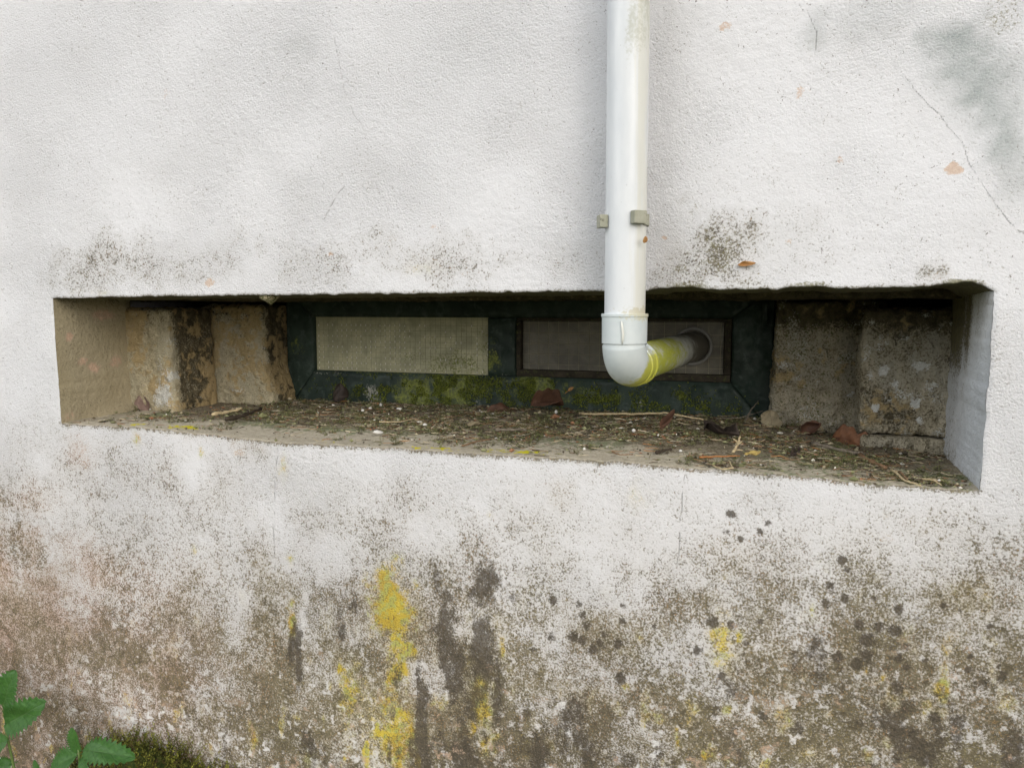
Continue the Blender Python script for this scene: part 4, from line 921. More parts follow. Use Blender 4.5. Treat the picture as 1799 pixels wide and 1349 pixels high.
# ------------------------------------------------------------------ leaves
def leaf_mesh(name, L, W, nu=28, nv=13, power=.8, peak=.42, teeth=0, tooth=.1, fold=.2, bend=0., curl=0., crump=.0, seed=0, petiole=0.0, ridge=0.0, rag=0.0):
    V = []; uv = []
    rs = np.random.RandomState(seed); ph = rs.uniform(0, 6, 4)
    for i in range(nu):
        u = i / (nu - 1)
        base = (u / peak) if u < peak else (1 - u) / (1 - peak)
        w = W / 2 * (math.sin(min(base, 1) * math.pi / 2) ** power)
        for j in range(nv):
            v = -1 + 2 * j / (nv - 1)
            ww = w * (1 + rag * (math.sin(u * 9 + ph[2] + (2 if v > 0 else 0)) * .6 + math.sin(u * 21 + ph[3] * (1 if v > 0 else 2)) * .4)) if rag else w
            if teeth:
                tt = (u * teeth) % 1
                ww = w * (1 + tooth * (tt - .6) * (abs(v) ** 3))
            x = L * u + (0.35 * tooth * L / max(teeth, 1) if teeth else 0) * abs(v) ** 4; y = ww * v
            z = fold * abs(y) + ridge * L * (math.sin((u * 9 + abs(v) * 1.6) * math.pi) ** 2) * (1 - abs(v) * .3)
            z += crump * L * (math.sin(u * 7 + ph[0] + 2 * v) * .5 + math.sin(v * 4 + ph[1] + 3 * u) * .5 + .4 * math.sin(11 * u + 5 * v + ph[2]))
            if curl:
                a = curl * v * ww / (W / 2); rad = (W / 2) / curl if abs(curl) > 1e-3 else 1e9
                y2 = rad * math.sin(a); z += rad * (1 - math.cos(a)); y = y2
            if bend:
                a = bend * u; rad = L / bend
                xx = (rad - z) * math.sin(a); z = rad - (rad - z) * math.cos(a); x = xx
            V.append((x, y, z)); uv.append((u, abs(v), 0.))
    F = [tuple(int(t) for t in f) for f in grid_faces(nu, nv)]
    if petiole:
        n0 = len(V); TV, TF = tube([(-petiole, 0, -petiole * .25), (-petiole * .5, 0, -petiole * .05), (0, 0, 0), (L * .12, 0, .0)], [.0012, .001, .001, .0006], 6)
        V += [tuple(t) for t in TV]; uv += [(0, 0, 1)] * len(TV); F += [tuple(n0 + t for t in f) for f in TF]
    me = mesh_py(name, V, F)
    set_attr(me, 'leaf_uv', np.array(uv))
    return me

def dry_leaf_mat(name, c1, c2, vein):
    M = Mat(name, .6, .3)
    n1 = M.sep(M.noise(180, 4, .6).outputs['Color']); n2 = M.sep(M.noise(45, 4, .6).outputs['Color']); A = M.sep(M.attr('leaf_uv'))
    col = M.mix(even(M, n2[0], .35, .65), c1, c2)
    vv_ = M.math('ABSOLUTE', M.math('SUBTRACT', M.math('FRACT', M.math('ADD', M.math('MULTIPLY', A[0], 7.0), M.math('MULTIPLY', A[1], -1.5))), .5))
    vl = M.math('MAXIMUM', M.rng(vv_, .05, .0), M.rng(A[1], .07, .02))
    col = M.mix(M.math('MULTIPLY', vl, .5), col, vein)
    col = M.mix(M.cover(even(M, n1[0], .33, .67), .15, .15), col, tuple(c * .35 for c in c1))
    M.bump(M.math('ADD', n2[1], M.math('MULTIPLY', vl, .5)), .002, .6)
    return M.color(col)
LM = {'purple': dry_leaf_mat('purple_brown_leaf', (.26, .185, .155), (.19, .13, .11), (.14, .09, .075)),
      'dark': dry_leaf_mat('dark_brown_leaf', (.055, .040, .032), (.032, .024, .02), (.02, .014, .012)),
      'brown': dry_leaf_mat('brown_leaf', (.14, .072, .045), (.085, .045, .03), (.05, .027, .02)),
      'red': dry_leaf_mat('russet_leaf', (.23, .105, .05), (.15, .066, .034), (.08, .036, .02)),
      'tan': dry_leaf_mat('tan_leaf', (.33, .28, .18), (.25, .21, .135), (.17, .135, .085)),
      'orange': dry_leaf_mat('orange_leaf', (.48, .27, .10), (.38, .2, .08), (.3, .15, .06)),
      'yellow': dry_leaf_mat('yellow_leaf', (.45, .34, .10), (.34, .25, .09), (.2, .14, .06))}

def thicken(o, t):
    m = o.modifiers.new('thickness', 'SOLIDIFY'); m.thickness = t; m.offset = 0
    return o

def put_leaf(name, base, tip, W, face, mat, label, group='fallen leaves on the sill', **kw):
    """leaf blade from base to tip (world), its upper side turned towards face"""
    b = Vector(base); t = Vector(tip); L = (t - b).length
    me = leaf_mesh(name, L, W, **kw)
    X = (t - b).normalized(); Zf = Vector(face); Zf = (Zf - X * Zf.dot(X)).normalized(); Yf = Zf.cross(X)
    o = link(name, me, mat, None, label, 'leaf', group)
    o.matrix_world = Matrix(((X.x, Yf.x, Zf.x, b.x), (X.y, Yf.y, Zf.y, b.y), (X.z, Yf.z, Zf.z, b.z), (0, 0, 0, 1)))
    return thicken(o, .0006)

FL = 'fallen_leaf'
put_leaf(FL, (-1.7277, 0.2400, 0.9842), (-1.7702, 0.2350, 1.0327), .040, (.3, -1, .5), LM['purple'], 'dull purple-brown scooped leaf resting against the ochre stone', curl=.9, bend=-.5, crump=.09, rag=.22, seed=1, power=.6, nu=20)
put_leaf(FL, (-1.2530, 0.4800, 1.0024), (-1.2573, 0.5200, 1.0461), .060, (.2, -1, .3), LM['dark'], 'dark curled leaf leaning on the frame under the pale pane', curl=-1.3, bend=.7, crump=.09, rag=.22, seed=2, power=.7, nu=20)
put_leaf(FL, (-0.7649, 0.4400, 0.9894), (-0.6875, 0.5000, 1.0231), .040, (0, -.6, 1), LM['brown'], 'narrow crumpled brown leaf lying below the window mullion', curl=1.0, bend=-.6, crump=.09, rag=.22, seed=3, power=.8)
put_leaf(FL, (-0.6414, 0.4600, 1.0203), (-0.5620, 0.5150, 1.0358), .056, (.1, -.9, .6), LM['brown'], 'large brown leaf folded in half against the mossy bottom rail', fold=1.1, curl=.4, bend=-.6, crump=.09, rag=.22, seed=4, power=.7)
put_leaf(FL, (-0.5580, 0.5350, 1.0541), (-0.5428, 0.5380, 1.0653), .010, (0, -1, .3), LM['orange'], 'tiny orange leaf scale stuck to the mossy bottom rail', curl=.8, crump=.03, seed=5, petiole=.012, nu=12, nv=7)
put_leaf(FL, (-0.2680, 0.2831, 1.0040), (-0.2484, 0.3673, 1.0120), .026, (0, -.6, .8), LM['brown'], 'small brown curled leaf in front of the pale straw', curl=1.2, bend=.6, crump=.05, seed=6, nu=18, nv=9)
put_leaf(FL, (-0.1717, 0.3217, 1.0060), (-0.0873, 0.2191, 0.9980), .034, (.1, -.5, 1), LM['dark'], 'dark purplish strip of leaf beside the grey moss lump', curl=.6, bend=.3, crump=.09, rag=.22, seed=7, power=.45)
put_leaf(FL, (-0.0227, 0.4200, 0.9857), (-0.0323, 0.4300, 1.0385), .050, (-.2, -1, .15), LM['tan'], 'dull tan leaf standing upright at the corner of the grey stone', curl=.5, bend=-.3, crump=.09, rag=.22, seed=8, power=.5)
put_leaf(FL, (0.0401, 0.4000, 0.9895), (0.0844, 0.4200, 1.0102), .054, (0, -1, .4), LM['brown'], 'small dark hollow leaf curled into a cup at the foot of the stone', curl=1.9, bend=1.3, crump=.09, rag=.22, seed=9, power=.55)
put_leaf(FL, (0.1078, 0.3850, 0.9903), (0.1711, 0.3450, 0.9785), .064, (.05, -1, .55), LM['red'], 'big russet leaf propped between the two grey stones', curl=.7, bend=-.5, crump=.07, rag=.3, seed=10, power=.3, peak=.6, ridge=.02)
put_leaf(FL, (-0.0712, 0.0893, 0.9900), (-0.0417, 0.1144, 0.9920), .012, (0, -.5, 1), LM['yellow'], 'small yellow leaf scrap lying flat on the green part of the sill', crump=.09, rag=.22, seed=11, power=.5, nu=14, nv=7)
put_leaf(FL, (-0.7182, 0.2091, 0.9970), (-0.7057, 0.2516, 1.0000), .024, (0, -.5, 1), LM['tan'], 'pale pinkish leaf scrap in the middle of the needle litter', crump=.06, rag=.22, seed=12, power=.4, nu=14, nv=9)
put_leaf(FL, (0.0168, 0.1353, 0.9850), (0.0335, 0.1930, 0.9900), .018, (.2, -.5, 1), LM['dark'], 'thin dark leaf scrap in front of the hollow leaf', curl=1.2, crump=.06, seed=13, nu=14, nv=7)
put_leaf(FL, (-0.0889, -0.0040, 1.3584), (-0.0569, -0.0060, 1.3618), .012, (0, -1, .2), LM['orange'], 'curled brown scrap caught on the green stain above the opening', 'scraps caught on the wall', curl=1.3, crump=.09, seed=14, nu=18, nv=7)
put_leaf(FL, (-0.2471, -0.0930, 1.3962), (-0.2431, -0.0940, 1.4081), .011, (.6, -1, .2), LM['orange'], 'tiny orange bud scale stuck to the downpipe below the clip', 'scraps caught on the wall', curl=1.4, crump=.03, seed=15, nu=12, nv=7)

# ------------------------------------------------------------------ twigs, straws, chips
def wood_mat(name, c1, c2):
    M = Mat(name, .8, .25); n1 = M.sep(M.noise(120, 4, .65).outputs['Color'])
    M.bump(n1[1], .001, .6); return M.color(M.mix(even(M, n1[0], .35, .65), c1, c2))
MAT_STRAW = wood_mat('dry_straw', (.58, .48, .30), (.42, .33, .19)); MAT_GREYTWIG = wood_mat('grey_twig', (.22, .19, .15), (.12, .10, .075))
MAT_DARKTWIG = wood_mat('dark_twig', (.06, .045, .032), (.035, .027, .02)); MAT_BROWNTWIG = wood_mat('brown_twig', (.24, .15, .085), (.15, .09, .05))
def twig(name, path, rad, mat, label, cat='twig', knobs=0, seed=0, side=None, group='twigs and straws on the sill'):
    rs = random.Random(seed); P = [Vector(p) for p in path]; full = []
    for a, b in zip(P[:-1], P[1:]):
        for k in range(6): full.append(a.lerp(b, k / 6) + Vector((rs.uniform(-1, 1), rs.uniform(-1, 1), rs.uniform(-1, 1))) * rad * .35)
    full.append(P[-1]); n = len(full); c = full[0].copy()
    radii = [rad * (1 - .45 * i / n) * (1 + (.5 * (math.sin(i * 2.4 + seed) > .55) if knobs else 0)) for i in range(n)]
    V, F = tube([p - c for p in full], radii, 8)
    o = link(name, mesh_py(name, V, F), mat, None, label, cat, group)
    o.location = c
    for k, (i0, d) in enumerate(side or []):
        q = full[min(i0, n - 1)] - c
        V, F = tube([q, q + Vector(d) * .5 + Vector((0, 0, .001)), q + Vector(d)], [rad * .6, rad * .5, rad * .25], 6)
        link('side_shoot', mesh_py('side_shoot', V, F), mat, o)
    return o
twig('dry_stalk', [(-0.5048, 0.4550, 1.0041), (-0.3663, 0.4520, 1.0108), (-0.2824, 0.4500, 1.0178), (-0.1796, 0.4300, 1.0067)], .0030, MAT_STRAW, 'long pale dry stalk lying along the foot of the window', 'stalk', seed=1)
twig('twig', [(-0.0891, 0.4400, 1.0042), (-0.0782, 0.4800, 1.0275), (-0.0615, 0.5200, 1.0490)], .0024, MAT_GREYTWIG, 'thin grey twig leaning up against the window corner', seed=2)
twig('twig', [(-0.1562, 0.4400, 1.0107), (-0.1000, 0.4400, 1.0148), (-0.0486, 0.4700, 1.0300)], .0013, MAT_GREYTWIG, 'fine grey twig under the leaning one', seed=3)
twig('twig', [(-1.3701, 0.1378, 0.9920), (-1.3582, 0.1836, 0.9940), (-1.3786, 0.2889, 1.0000)], .0055, MAT_DARKTWIG, 'short thick dark twig in front of the yellowish stone', knobs=1, seed=4, side=[(3, (.012, -.004, .008)), (8, (-.006, .006, .010))])
twig('twig', [(-1.4593, 0.1865, 0.9920), (-1.4466, 0.2536, 0.9950), (-1.4378, 0.2811, 1.0000)], .0042, MAT_STRAW, 'pale knobbly twig lying behind the thick dark one', knobs=1, seed=5)
twig('twig', [(0.0589, 0.2742, 0.9900), (0.1172, 0.2238, 0.9850), (0.1609, 0.2271, 0.9800)], .0040, MAT_GREYTWIG, 'ridged grey twig below the big russet leaf', knobs=1, seed=6)
twig('twig', [(0.1510, 0.2105, 0.9800), (0.1875, 0.1166, 0.9750)], .0042, MAT_BROWNTWIG, 'stubby brown twig at the foot of the lichened stone', knobs=1, seed=7)
twig('dry_stalk', [(0.1945, 0.0927, 0.9780), (0.2083, 0.0042, 0.9750), (0.2280, -0.0218, 0.9740)], .0023, MAT_STRAW, 'pale flat straw near the end of the sill', 'stalk', seed=8)
twig('dry_stalk', [(0.2046, 0.0646, 0.9800), (0.2101, 0.0052, 0.9780)], .0020, MAT_BROWNTWIG, 'short brown straw crossing the pale one', 'stalk', seed=9)
twig('dry_stalk', [(0.2383, 0.0246, 0.9760), (0.2522, 0.0105, 0.9790), (0.2623, -0.0050, 0.9740)], .0016, MAT_STRAW, 'curved straw by the grey end of the opening', 'stalk', seed=10)
twig('dry_stalk', [(-0.9429, 0.1778, 1.0000), (-0.8977, 0.1938, 1.0000), (-0.8766, 0.2389, 1.0020)], .0014, MAT_STRAW, 'thin pale straw under the mossy rail', 'stalk', seed=11)
twig('twig', [(-0.6320, 0.1677, 0.9980), (-0.5946, 0.1810, 0.9980), (-0.5640, 0.1941, 0.9990)], .0030, MAT_GREYTWIG, 'light scaly twig in the middle of the sill', knobs=1, seed=12)
twig('twig', [(-0.5055, 0.0573, 0.9780), (-0.4684, 0.0608, 0.9760), (-0.4416, 0.0773, 0.9760)], .0014, MAT_DARKTWIG, 'fine dark twig on the bare front of the sill', seed=13)
twig('twig', [(-0.6615, 0.0414, 0.9800), (-0.6440, 0.0911, 0.9830), (-0.6242, 0.1178, 0.9850)], .0020, MAT_BROWNTWIG, 'brown twig lying aslant below the litter', seed=14)
twig('dry_stalk', [(-0.1567, 0.0603, 0.9840), (-0.1200, 0.0687, 0.9860), (-0.0798, 0.0892, 0.9860)], .0022, wood_mat('orange_stalk', (.38, .17, .06), (.26, .11, .04)), 'orange-brown stalk among the needles by the sill edge', 'stalk', seed=15)
twig('dry_stalk', [(-0.1264, 0.0185, 0.9780), (-0.1068, -0.0140, 0.9780), (-0.0867, -0.0060, 0.9800), (-0.0990, 0.0499, 0.9840)], .0015, MAT_STRAW, 'looped pale straw overhanging the sill edge', 'stalk', seed=16)
twig('dry_stalk', [(-0.0944, 0.1117, 0.9880), (-0.0879, 0.1473, 1.0000), (-0.0854, 0.1780, 1.0120)], .0030, MAT_STRAW, 'ragged straw tuft standing up in the litter', 'stalk', seed=17, side=[(4, (.012, .0, .012)), (7, (-.010, .0, .008)), (2, (.016, -.006, .002))])
twig('twig', [(-0.3334, 0.0677, 0.9820), (-0.3135, 0.0525, 0.9800), (-0.2904, 0.0673, 0.9800)], .0018, MAT_BROWNTWIG, 'reddish twig on the sill below the elbow', seed=18)
twig('twig', [(-0.2465, 0.0850, 0.9820), (-0.2346, 0.1061, 0.9850), (-0.2197, 0.1253, 0.9850)], .0032, MAT_DARKTWIG, 'dark bark flake to the right of the reddish twig', knobs=1, seed=19)

M = Mat('white_chip', .8, .3); n1 = M.sep(M.noise(150, 3).outputs['Color']); M.bump(n1[0], .001, .5); MAT_CHIP = M.color(M.mix(n1[1], (.62, .61, .57), (.75, .74, .71)))
def chip(p, s, label, seed):
    bm = bmesh.new(); bmesh.ops.create_icosphere(bm, subdivisions=2, radius=1)
    rs = np.random.RandomState(seed)
    for v in bm.verts:
        k = 1 + .22 * math.sin(3 * v.co.x + seed) + .15 * rs.uniform(-1, 1)
        v.co = Vector((v.co.x * s[0] * k, v.co.y * s[1] * k, v.co.z * s[2] * k))
    me = bpy.data.meshes.new('chip'); bm.to_mesh(me); bm.free()
    o = link('plaster_chip', me, MAT_CHIP, None, label, 'chip', 'white chips on the sill'); o.location = Vector(p) + Vector((0, 0, s[2] * .6)); o.rotation_euler = (.15, .1, seed * 1.3)
chip((-0.9090, 0.1085, 0.9840), (.016, .009, .004), 'largest white chip, lying flat on the bare sill', 1)
chip((-1.0738, 0.3220, 1.0030), (.006, .004, .003), 'small white chip at the end of the crumb cluster', 2)
chip((-1.0751, 0.3639, 1.0040), (.005, .004, .003), 'white crumb in the middle of the crumb cluster', 3)
chip((-1.0660, 0.4081, 1.0070), (.006, .004, .005), 'white crumb nearest the mossy window rail', 4)
chip((-0.9904, 0.3730, 1.0050), (.007, .004, .003), 'white flake to the right of the crumb cluster', 5)
chip((-0.3215, 0.2378, 1.0000), (.004, .004, .004), 'round white bead below the elbow', 6)
chip((-0.3971, 0.0842, 0.9800), (.004, .004, .003), 'tiny white bead on the bare sill edge', 7)
chip((-0.5668, 0.4495, 1.0050), (.005, .004, .004), 'white crumb in front of the large folded leaf', 8)
chip((-0.2003, 0.1216, 0.9820), (.005, .003, .002), 'white flake beside the dark bark flake', 9)
chip((-0.8223, 0.1889, 0.9960), (.005, .004, .003), 'grey-white crumb in the needle litter', 10)

# ------------------------------------------------------------------ needle litter and crumbs (nobody could count them)
rng = np.random.RandomState(7)
CL = [((-0.6820, 0.1853, 0.9900)[0], (-0.6820, 0.1853, 0.9900)[1], .13, .07, 1.0), ((-0.1100, 0.0528, 0.9850)[0], (-0.1100, 0.0528, 0.9850)[1], .07, .03, 1.3), ((0.1139, 0.1697, 0.9850)[0], (0.1139, 0.1697, 0.9850)[1], .10, .08, .9), ((0.2110, 0.0396, 0.9750)[0], (0.2110, 0.0396, 0.9750)[1], .08, .05, 1.0),
      ((-0.9258, 0.2470, 1.0000)[0], (-0.9258, 0.2470, 1.0000)[1], .16, .06, .7), ((-1.1786, 0.2719, 1.0000)[0], (-1.1786, 0.2719, 1.0000)[1], .12, .07, .55), ((-1.3755, 0.2170, 0.9950)[0], (-1.3755, 0.2170, 0.9950)[1], .10, .05, .5), ((-1.5520, 0.1364, 0.9850)[0], (-1.5520, 0.1364, 0.9850)[1], .07, .03, .45),
      ((-0.4896, 0.2982, 1.0000)[0], (-0.4896, 0.2982, 1.0000)[1], .2, .09, .6), ((0.0055, 0.2782, 0.9900)[0], (0.0055, 0.2782, 0.9900)[1], .14, .08, .9), ((-0.2401, 0.2719, 0.9900)[0], (-0.2401, 0.2719, 0.9900)[1], .12, .06, .4)]
def dens(x, y):
    d = .32 * sstep(.16, .34, y) * sstep(-1.62, -1.40, x) + .05
    for cx, cy, sx, sy, a in CL:
        d = d + a * np.exp(-((x - cx) / sx) ** 2 - ((y - cy) / sy) ** 2)
    return d * (.25 + 1.3 * sstep(.3, .7, fbm(x, y, 20, 77, 3))) * sstep(.0, .035, y)
def scatter(n, boost=1.0):
    out = []
    while sum(len(o) for o in out) < n:
        x = rng.uniform(-1.78, .315, 40000); y = rng.uniform(.006, .545, 40000)
        ok = rng.uniform(0, 1.2, 40000) < dens(x, y) * boost
        # keep clear of the jamb stones
        ok &= ~((x < -1.64) & (y > .245)) & ~((x < -1.455) & (y > .43)) & ~((x > .155) & (y > .355)) & ~((x > -.04) & (y > .455))
        out.append(np.stack([x[ok], y[ok]], -1))
    return np.vstack(out)[:n]
def litter_mat(name, rough=.85):
    M = Mat(name, rough, .2); return M.color(M.attr('tint'))
MAT_LITTER = litter_mat('litter')
PAL = np.array([(.26, .155, .085), (.40, .19, .075), (.48, .40, .27), (.36, .325, .26), (.09, .07, .05), (.19, .18, .095), (.66, .58, .42), (.17, .105, .065)])
def needles(n, lmin, lmax, r0, r1, pw, stack, name, parent=None, sc=None, lift=.35):
    p = scatter(n) if sc is None else sc
    n = len(p)
    L = rng.uniform(lmin, lmax, n); yaw = rng.normal(0, .75, n) + np.where(rng.uniform(size=n) < .2, rng.uniform(-1.5, 1.5, n), 0)
    pit = rng.normal(0, .10, n) * lift / .35; bendz = rng.normal(0, .10, n); bendw = rng.normal(0, .18, n)
    z0 = sill_z(p[:, 0], p[:, 1]) + r1 + rng.uniform(0, 1, n) ** 2 * stack
    rad = rng.uniform(r0, r1, n)
    dx = np.cos(yaw); dy = np.sin(yaw)
    T = []
    for t in (-.5, 0, .5):
        k = 1 - (2 * t) ** 2
        T.append(np.stack([p[:, 0] + dx * L * t - dy * L * bendw * k * .5, p[:, 1] + dy * L * t + dx * L * bendw * k * .5, z0 + L * t * np.sin(pit) + L * bendz * k * .3], -1))
    side = np.stack([-dy, dx, 0 * dx], -1); up = np.array([0, 0, 1.])
    V = np.zeros((n, 9, 3))
    for s in range(3):
        fl = (1.0, .95, .45)[s]
        for k in range(3):
            a = 2 * math.pi * k / 3
            V[:, s * 3 + k] = T[s] + (side * math.cos(a) + up * math.sin(a)) * (rad * fl)[:, None]
    V[:, :, 1] = np.clip(V[:, :, 1], -.004, .548)
    f = []
    for s in range(2):
        for k in range(3): f.append((s * 3 + k, s * 3 + (k + 1) % 3, s * 3 + 3 + (k + 1) % 3, s * 3 + 3 + k))
    F = (np.arange(n)[:, None, None] * 9 + np.array(f)[None]).reshape(-1, 4)
    me = mesh_np(name, V.reshape(-1, 3), F)
    c = 1.1 * PAL[rng.choice(len(PAL), n, p=pw)] * rng.uniform(.65, 1.25, (n, 1))
    set_attr(me, 'tint', np.repeat(c, 9, 0))
    return me
PW = np.array([.20, .04, .16, .16, .18, .16, .04, .06]); PW /= PW.sum()
nm = needles(5200, .008, .036, .0005, .0010, PW, .007, 'needle_litter')
link('needle_litter', nm, MAT_LITTER, None, 'brown spruce needles and plant litter strewn along the window sill', 'litter', None, 'stuff')
# broader bits: bark, seed scales, crumbs of soil and moss
n = 9000; p = scatter(n); s = rng.gamma(2.2, .0008, n) + .0006
octv = np.array([(1, 0, 0), (-1, 0, 0), (0, 1, 0), (0, -1, 0), (0, 0, 1), (0, 0, -1)], float)
octf = np.array([(0, 2, 4), (2, 1, 4), (1, 3, 4), (3, 0, 4), (2, 0, 5), (1, 2, 5), (3, 1, 5), (0, 3, 5)])
sc3 = s[:, None] * rng.uniform(.5, 1.5, (n, 3)) * np.array([1.3, 1.1, .7])
ang = rng.uniform(0, 6.28, n); ca, sa = np.cos(ang), np.sin(ang)
V = octv[None] * sc3[:, None, :] * rng.uniform(.7, 1.2, (n, 6, 1))
Vx = V[:, :, 0] * ca[:, None] - V[:, :, 1] * sa[:, None]; Vy = V[:, :, 0] * sa[:, None] + V[:, :, 1] * ca[:, None]
V = np.stack([Vx + p[:, 0:1], np.minimum(Vy + p[:, 1:2], .548), V[:, :, 2] + (sill_z(p[:, 0], p[:, 1]) + s * .4 + rng.uniform(0, 1, n) ** 3 * .008)[:, None]], -1)
me = mesh_np('crumbs', V.reshape(-1, 3), (np.arange(n)[:, None, None] * 6 + octf[None]).reshape(-1, 3), False)
PC = np.array([(.06, .05, .035), (.12, .095, .06), (.15, .155, .075), (.22, .225, .12), (.32, .28, .19), (.62, .60, .54), (.24, .125, .07)])
c = PC[rng.choice(7, n, p=[.24, .24, .20, .14, .10, .02, .06])] * 1.25 * rng.uniform(.7, 1.25, (n, 1))
set_attr(me, 'tint', np.repeat(c, 6, 0))
link('crumb_litter', me, MAT_LITTER, None, 'dark crumbs of soil, bark and dead moss lying on the window sill', 'litter', None, 'stuff')

# ---- moss shoots
def moss_mesh(name, bases, tips, leafl, leafw, cols, nleaf=14, seed=0):
    rs = np.random.RandomState(seed); n = len(bases)
    axis_ = tips - bases; L = np.linalg.norm(axis_, axis=1)
    sag = rs.normal(0, .22, (n, 3)) * L[:, None]
    V, C, F = [], [], []; cnt = 0
    for k in range(nleaf):
        t = (k + .3) / nleaf
        q = bases + axis_ * t + sag * (t * (1 - t))
        a = k * 2.4 + rs.uniform(0, 1, n)
        T = axis_ / L[:, None]
        s1 = np.cross(T, np.array([0.3, 1, .2])); s1 /= np.linalg.norm(s1, axis=1, keepdims=True); s2 = np.cross(T, s1)
        d = s1 * np.cos(a)[:, None] + s2 * np.sin(a)[:, None]
        e = np.cross(T, d)
        l = leafl * (1.1 - .6 * t) * rs.uniform(.7, 1.2, n); w = leafw * (1.1 - .5 * t)
        tip = q + (d * .75 + T * .75) * l[:, None]
        mid = q + (d * .45 + T * .3) * l[:, None]
        quad = np.stack([q, mid + e * w, tip, mid - e * w], 1)
        V.append(quad.reshape(-1, 3)); F.append(np.arange(n)[:, None] * 4 + np.arange(4)[None] + cnt); cnt += 4 * n
        C.append(np.repeat(cols * (.55 + .75 * t), 4, 0))
    # stems
    T = axis_ / L[:, None]; s1 = np.cross(T, np.array([0.3, 1, .2])); s1 /= np.linalg.norm(s1, axis=1, keepdims=True); s2 = np.cross(T, s1)
    ring = []
    for t in (0, .5, 1):
        q = bases + axis_ * t + sag * (t * (1 - t))
        for k in range(3):
            a = 2.094 * k; ring.append(q + (s1 * math.cos(a) + s2 * math.sin(a)) * leafw * .35 * (1 - .6 * t))
    R9 = np.stack(ring, 1); V.append(R9.reshape(-1, 3)); C.append(np.repeat(cols * .5, 9, 0))
    f = np.array([(s * 3 + k, s * 3 + (k + 1) % 3, s * 3 + 3 + (k + 1) % 3, s * 3 + 3 + k) for s in range(2) for k in range(3)])
    F.append((np.arange(n)[:, None, None] * 9 + f[None]).reshape(-1, 4) + cnt)
    me = mesh_np(name, np.vstack(V), np.vstack(F))
    set_attr(me, 'tint', np.vstack(C))
    return me
MAT_MOSS = litter_mat('moss', .8)
# dead grey-green moss in small clumps on the sill
cl = scatter(620, .8); pp = np.repeat(cl, 10, 0) + rng.normal(0, .008, (620 * 10, 2))
pp[:, 1] = np.clip(pp[:, 1], .03, .535)
b3 = np.stack([pp[:, 0], pp[:, 1], sill_z(pp[:, 0], pp[:, 1])], -1)
t3 = b3 + np.stack([rng.normal(0, .007, len(pp)), rng.normal(-.002, .006, len(pp)), rng.uniform(.004, .013, len(pp))], -1)
cc = np.array([(.18, .20, .075), (.11, .125, .05), (.25, .255, .12), (.15, .13, .07)])[rng.choice(4, len(pp))]
link('sill_moss', moss_mesh('sill_moss', b3, t3, .0045, .0009, cc, 7, 5), MAT_MOSS, None, 'small tufts of dull moss growing along the window sill', 'moss', None, 'stuff')
# bright moss on the bottom rail of the window
fmx, fmz = [], []
for (cx, cz, rx, rz, a) in FRAME_MOSS:
    k = int(a * 420 * rx * rz / .0012)
    fmx.append(rng.normal(cx, rx * .55, k)); fmz.append(rng.normal(cz, rz * .5, k))
fmx = np.concatenate(fmx); fmz = np.concatenate(fmz)
ok = (fmz < 1.086) & (fmz > .995) & (fmx > -1.45) & (fmx < -.06) & (fbm(fmx, fmz, 38, 97, 3) > .47)
fmx, fmz = fmx[ok], fmz[ok]; n = len(fmx)
b3 = np.stack([fmx, np.full(n, WY - .0005), fmz], -1)
t3 = b3 + np.stack([rng.normal(0, .0022, n), -rng.uniform(.0018, .005, n), rng.normal(-.0005, .002, n)], -1)
cc = np.array([(.20, .25, .035), (.13, .17, .03), (.30, .34, .06), (.09, .11, .03)])[rng.choice(4, n)]
link('rail_moss', moss_mesh('rail_moss', b3, t3, .0032, .0009, cc, 6, 11), MAT_MOSS, None, 'bright yellow-green moss tufts on the bottom rail of the window', 'moss', None, 'stuff')
# green cushion at the foot of the wall
n = 1000
mx = rng.uniform(-1.80, -1.18, n); my = -rng.uniform(0, 1, n) ** 1.3 * .24 - .006
topz = np.interp(mx, [-1.80, -1.70, -1.62, -1.52, -1.42, -1.32, -1.22, -1.15], [.07, .155, .195, .20, .185, .165, .14, .09]) - .10 * (my / -.24)
gz = ground_z(mx, my)
keepm = topz > gz + .004
mx, my, topz, gz = mx[keepm], my[keepm], topz[keepm], gz[keepm]; n = len(mx)
b3 = np.stack([mx, my, np.maximum(gz - .01, topz - .065)], -1)
t3 = b3 + np.stack([rng.normal(.008, .022, n), rng.normal(-.012, .014, n), (topz - b3[:, 2]) * rng.uniform(.55, 1.25, n)], -1)
tall = rng.uniform(size=n) < .14
t3[tall] += np.stack([rng.normal(.012, .012, tall.sum()), rng.normal(0, .006, tall.sum()), rng.uniform(.012, .038, tall.sum())], -1)
t3[:, 1] = np.minimum(t3[:, 1], -.006)
cc = np.array([(.13, .135, .024), (.075, .085, .018), (.23, .235, .04), (.075, .055, .022)])[rng.choice(4, n, p=[.35, .3, .2, .15])]
link('moss_cushion', moss_mesh('moss_cushion', b3, t3, .0105, .0022, cc, 18, 9), MAT_MOSS, None, 'thick olive-green moss cushion at the foot of the wall', 'moss', None, 'stuff')
# earth bank the moss grows on
u, v = np.meshgrid(np.linspace(-1.84, -1.12, 60), np.linspace(-.27, .01, 26), indexing='ij'); u = u.ravel(); v = v.ravel()
bz = np.interp(u, [-1.84, -1.70, -1.62, -1.52, -1.42, -1.32, -1.22, -1.12], [-.08, .095, .135, .14, .125, .105, .08, -.02]) - .12 * (v / -.27) ** 2 + .012 * (fbm(u, v, 30, 91, 3) - .5)
bz = np.where(v < -.26, -.09, bz)
link('earth_bank', mesh_np('earth_bank', np.stack([u, v, bz], -1), grid_faces(60, 26)), bpy.data.materials['garden_soil'], None, 'low bank of earth under the moss', None, None, 'structure')

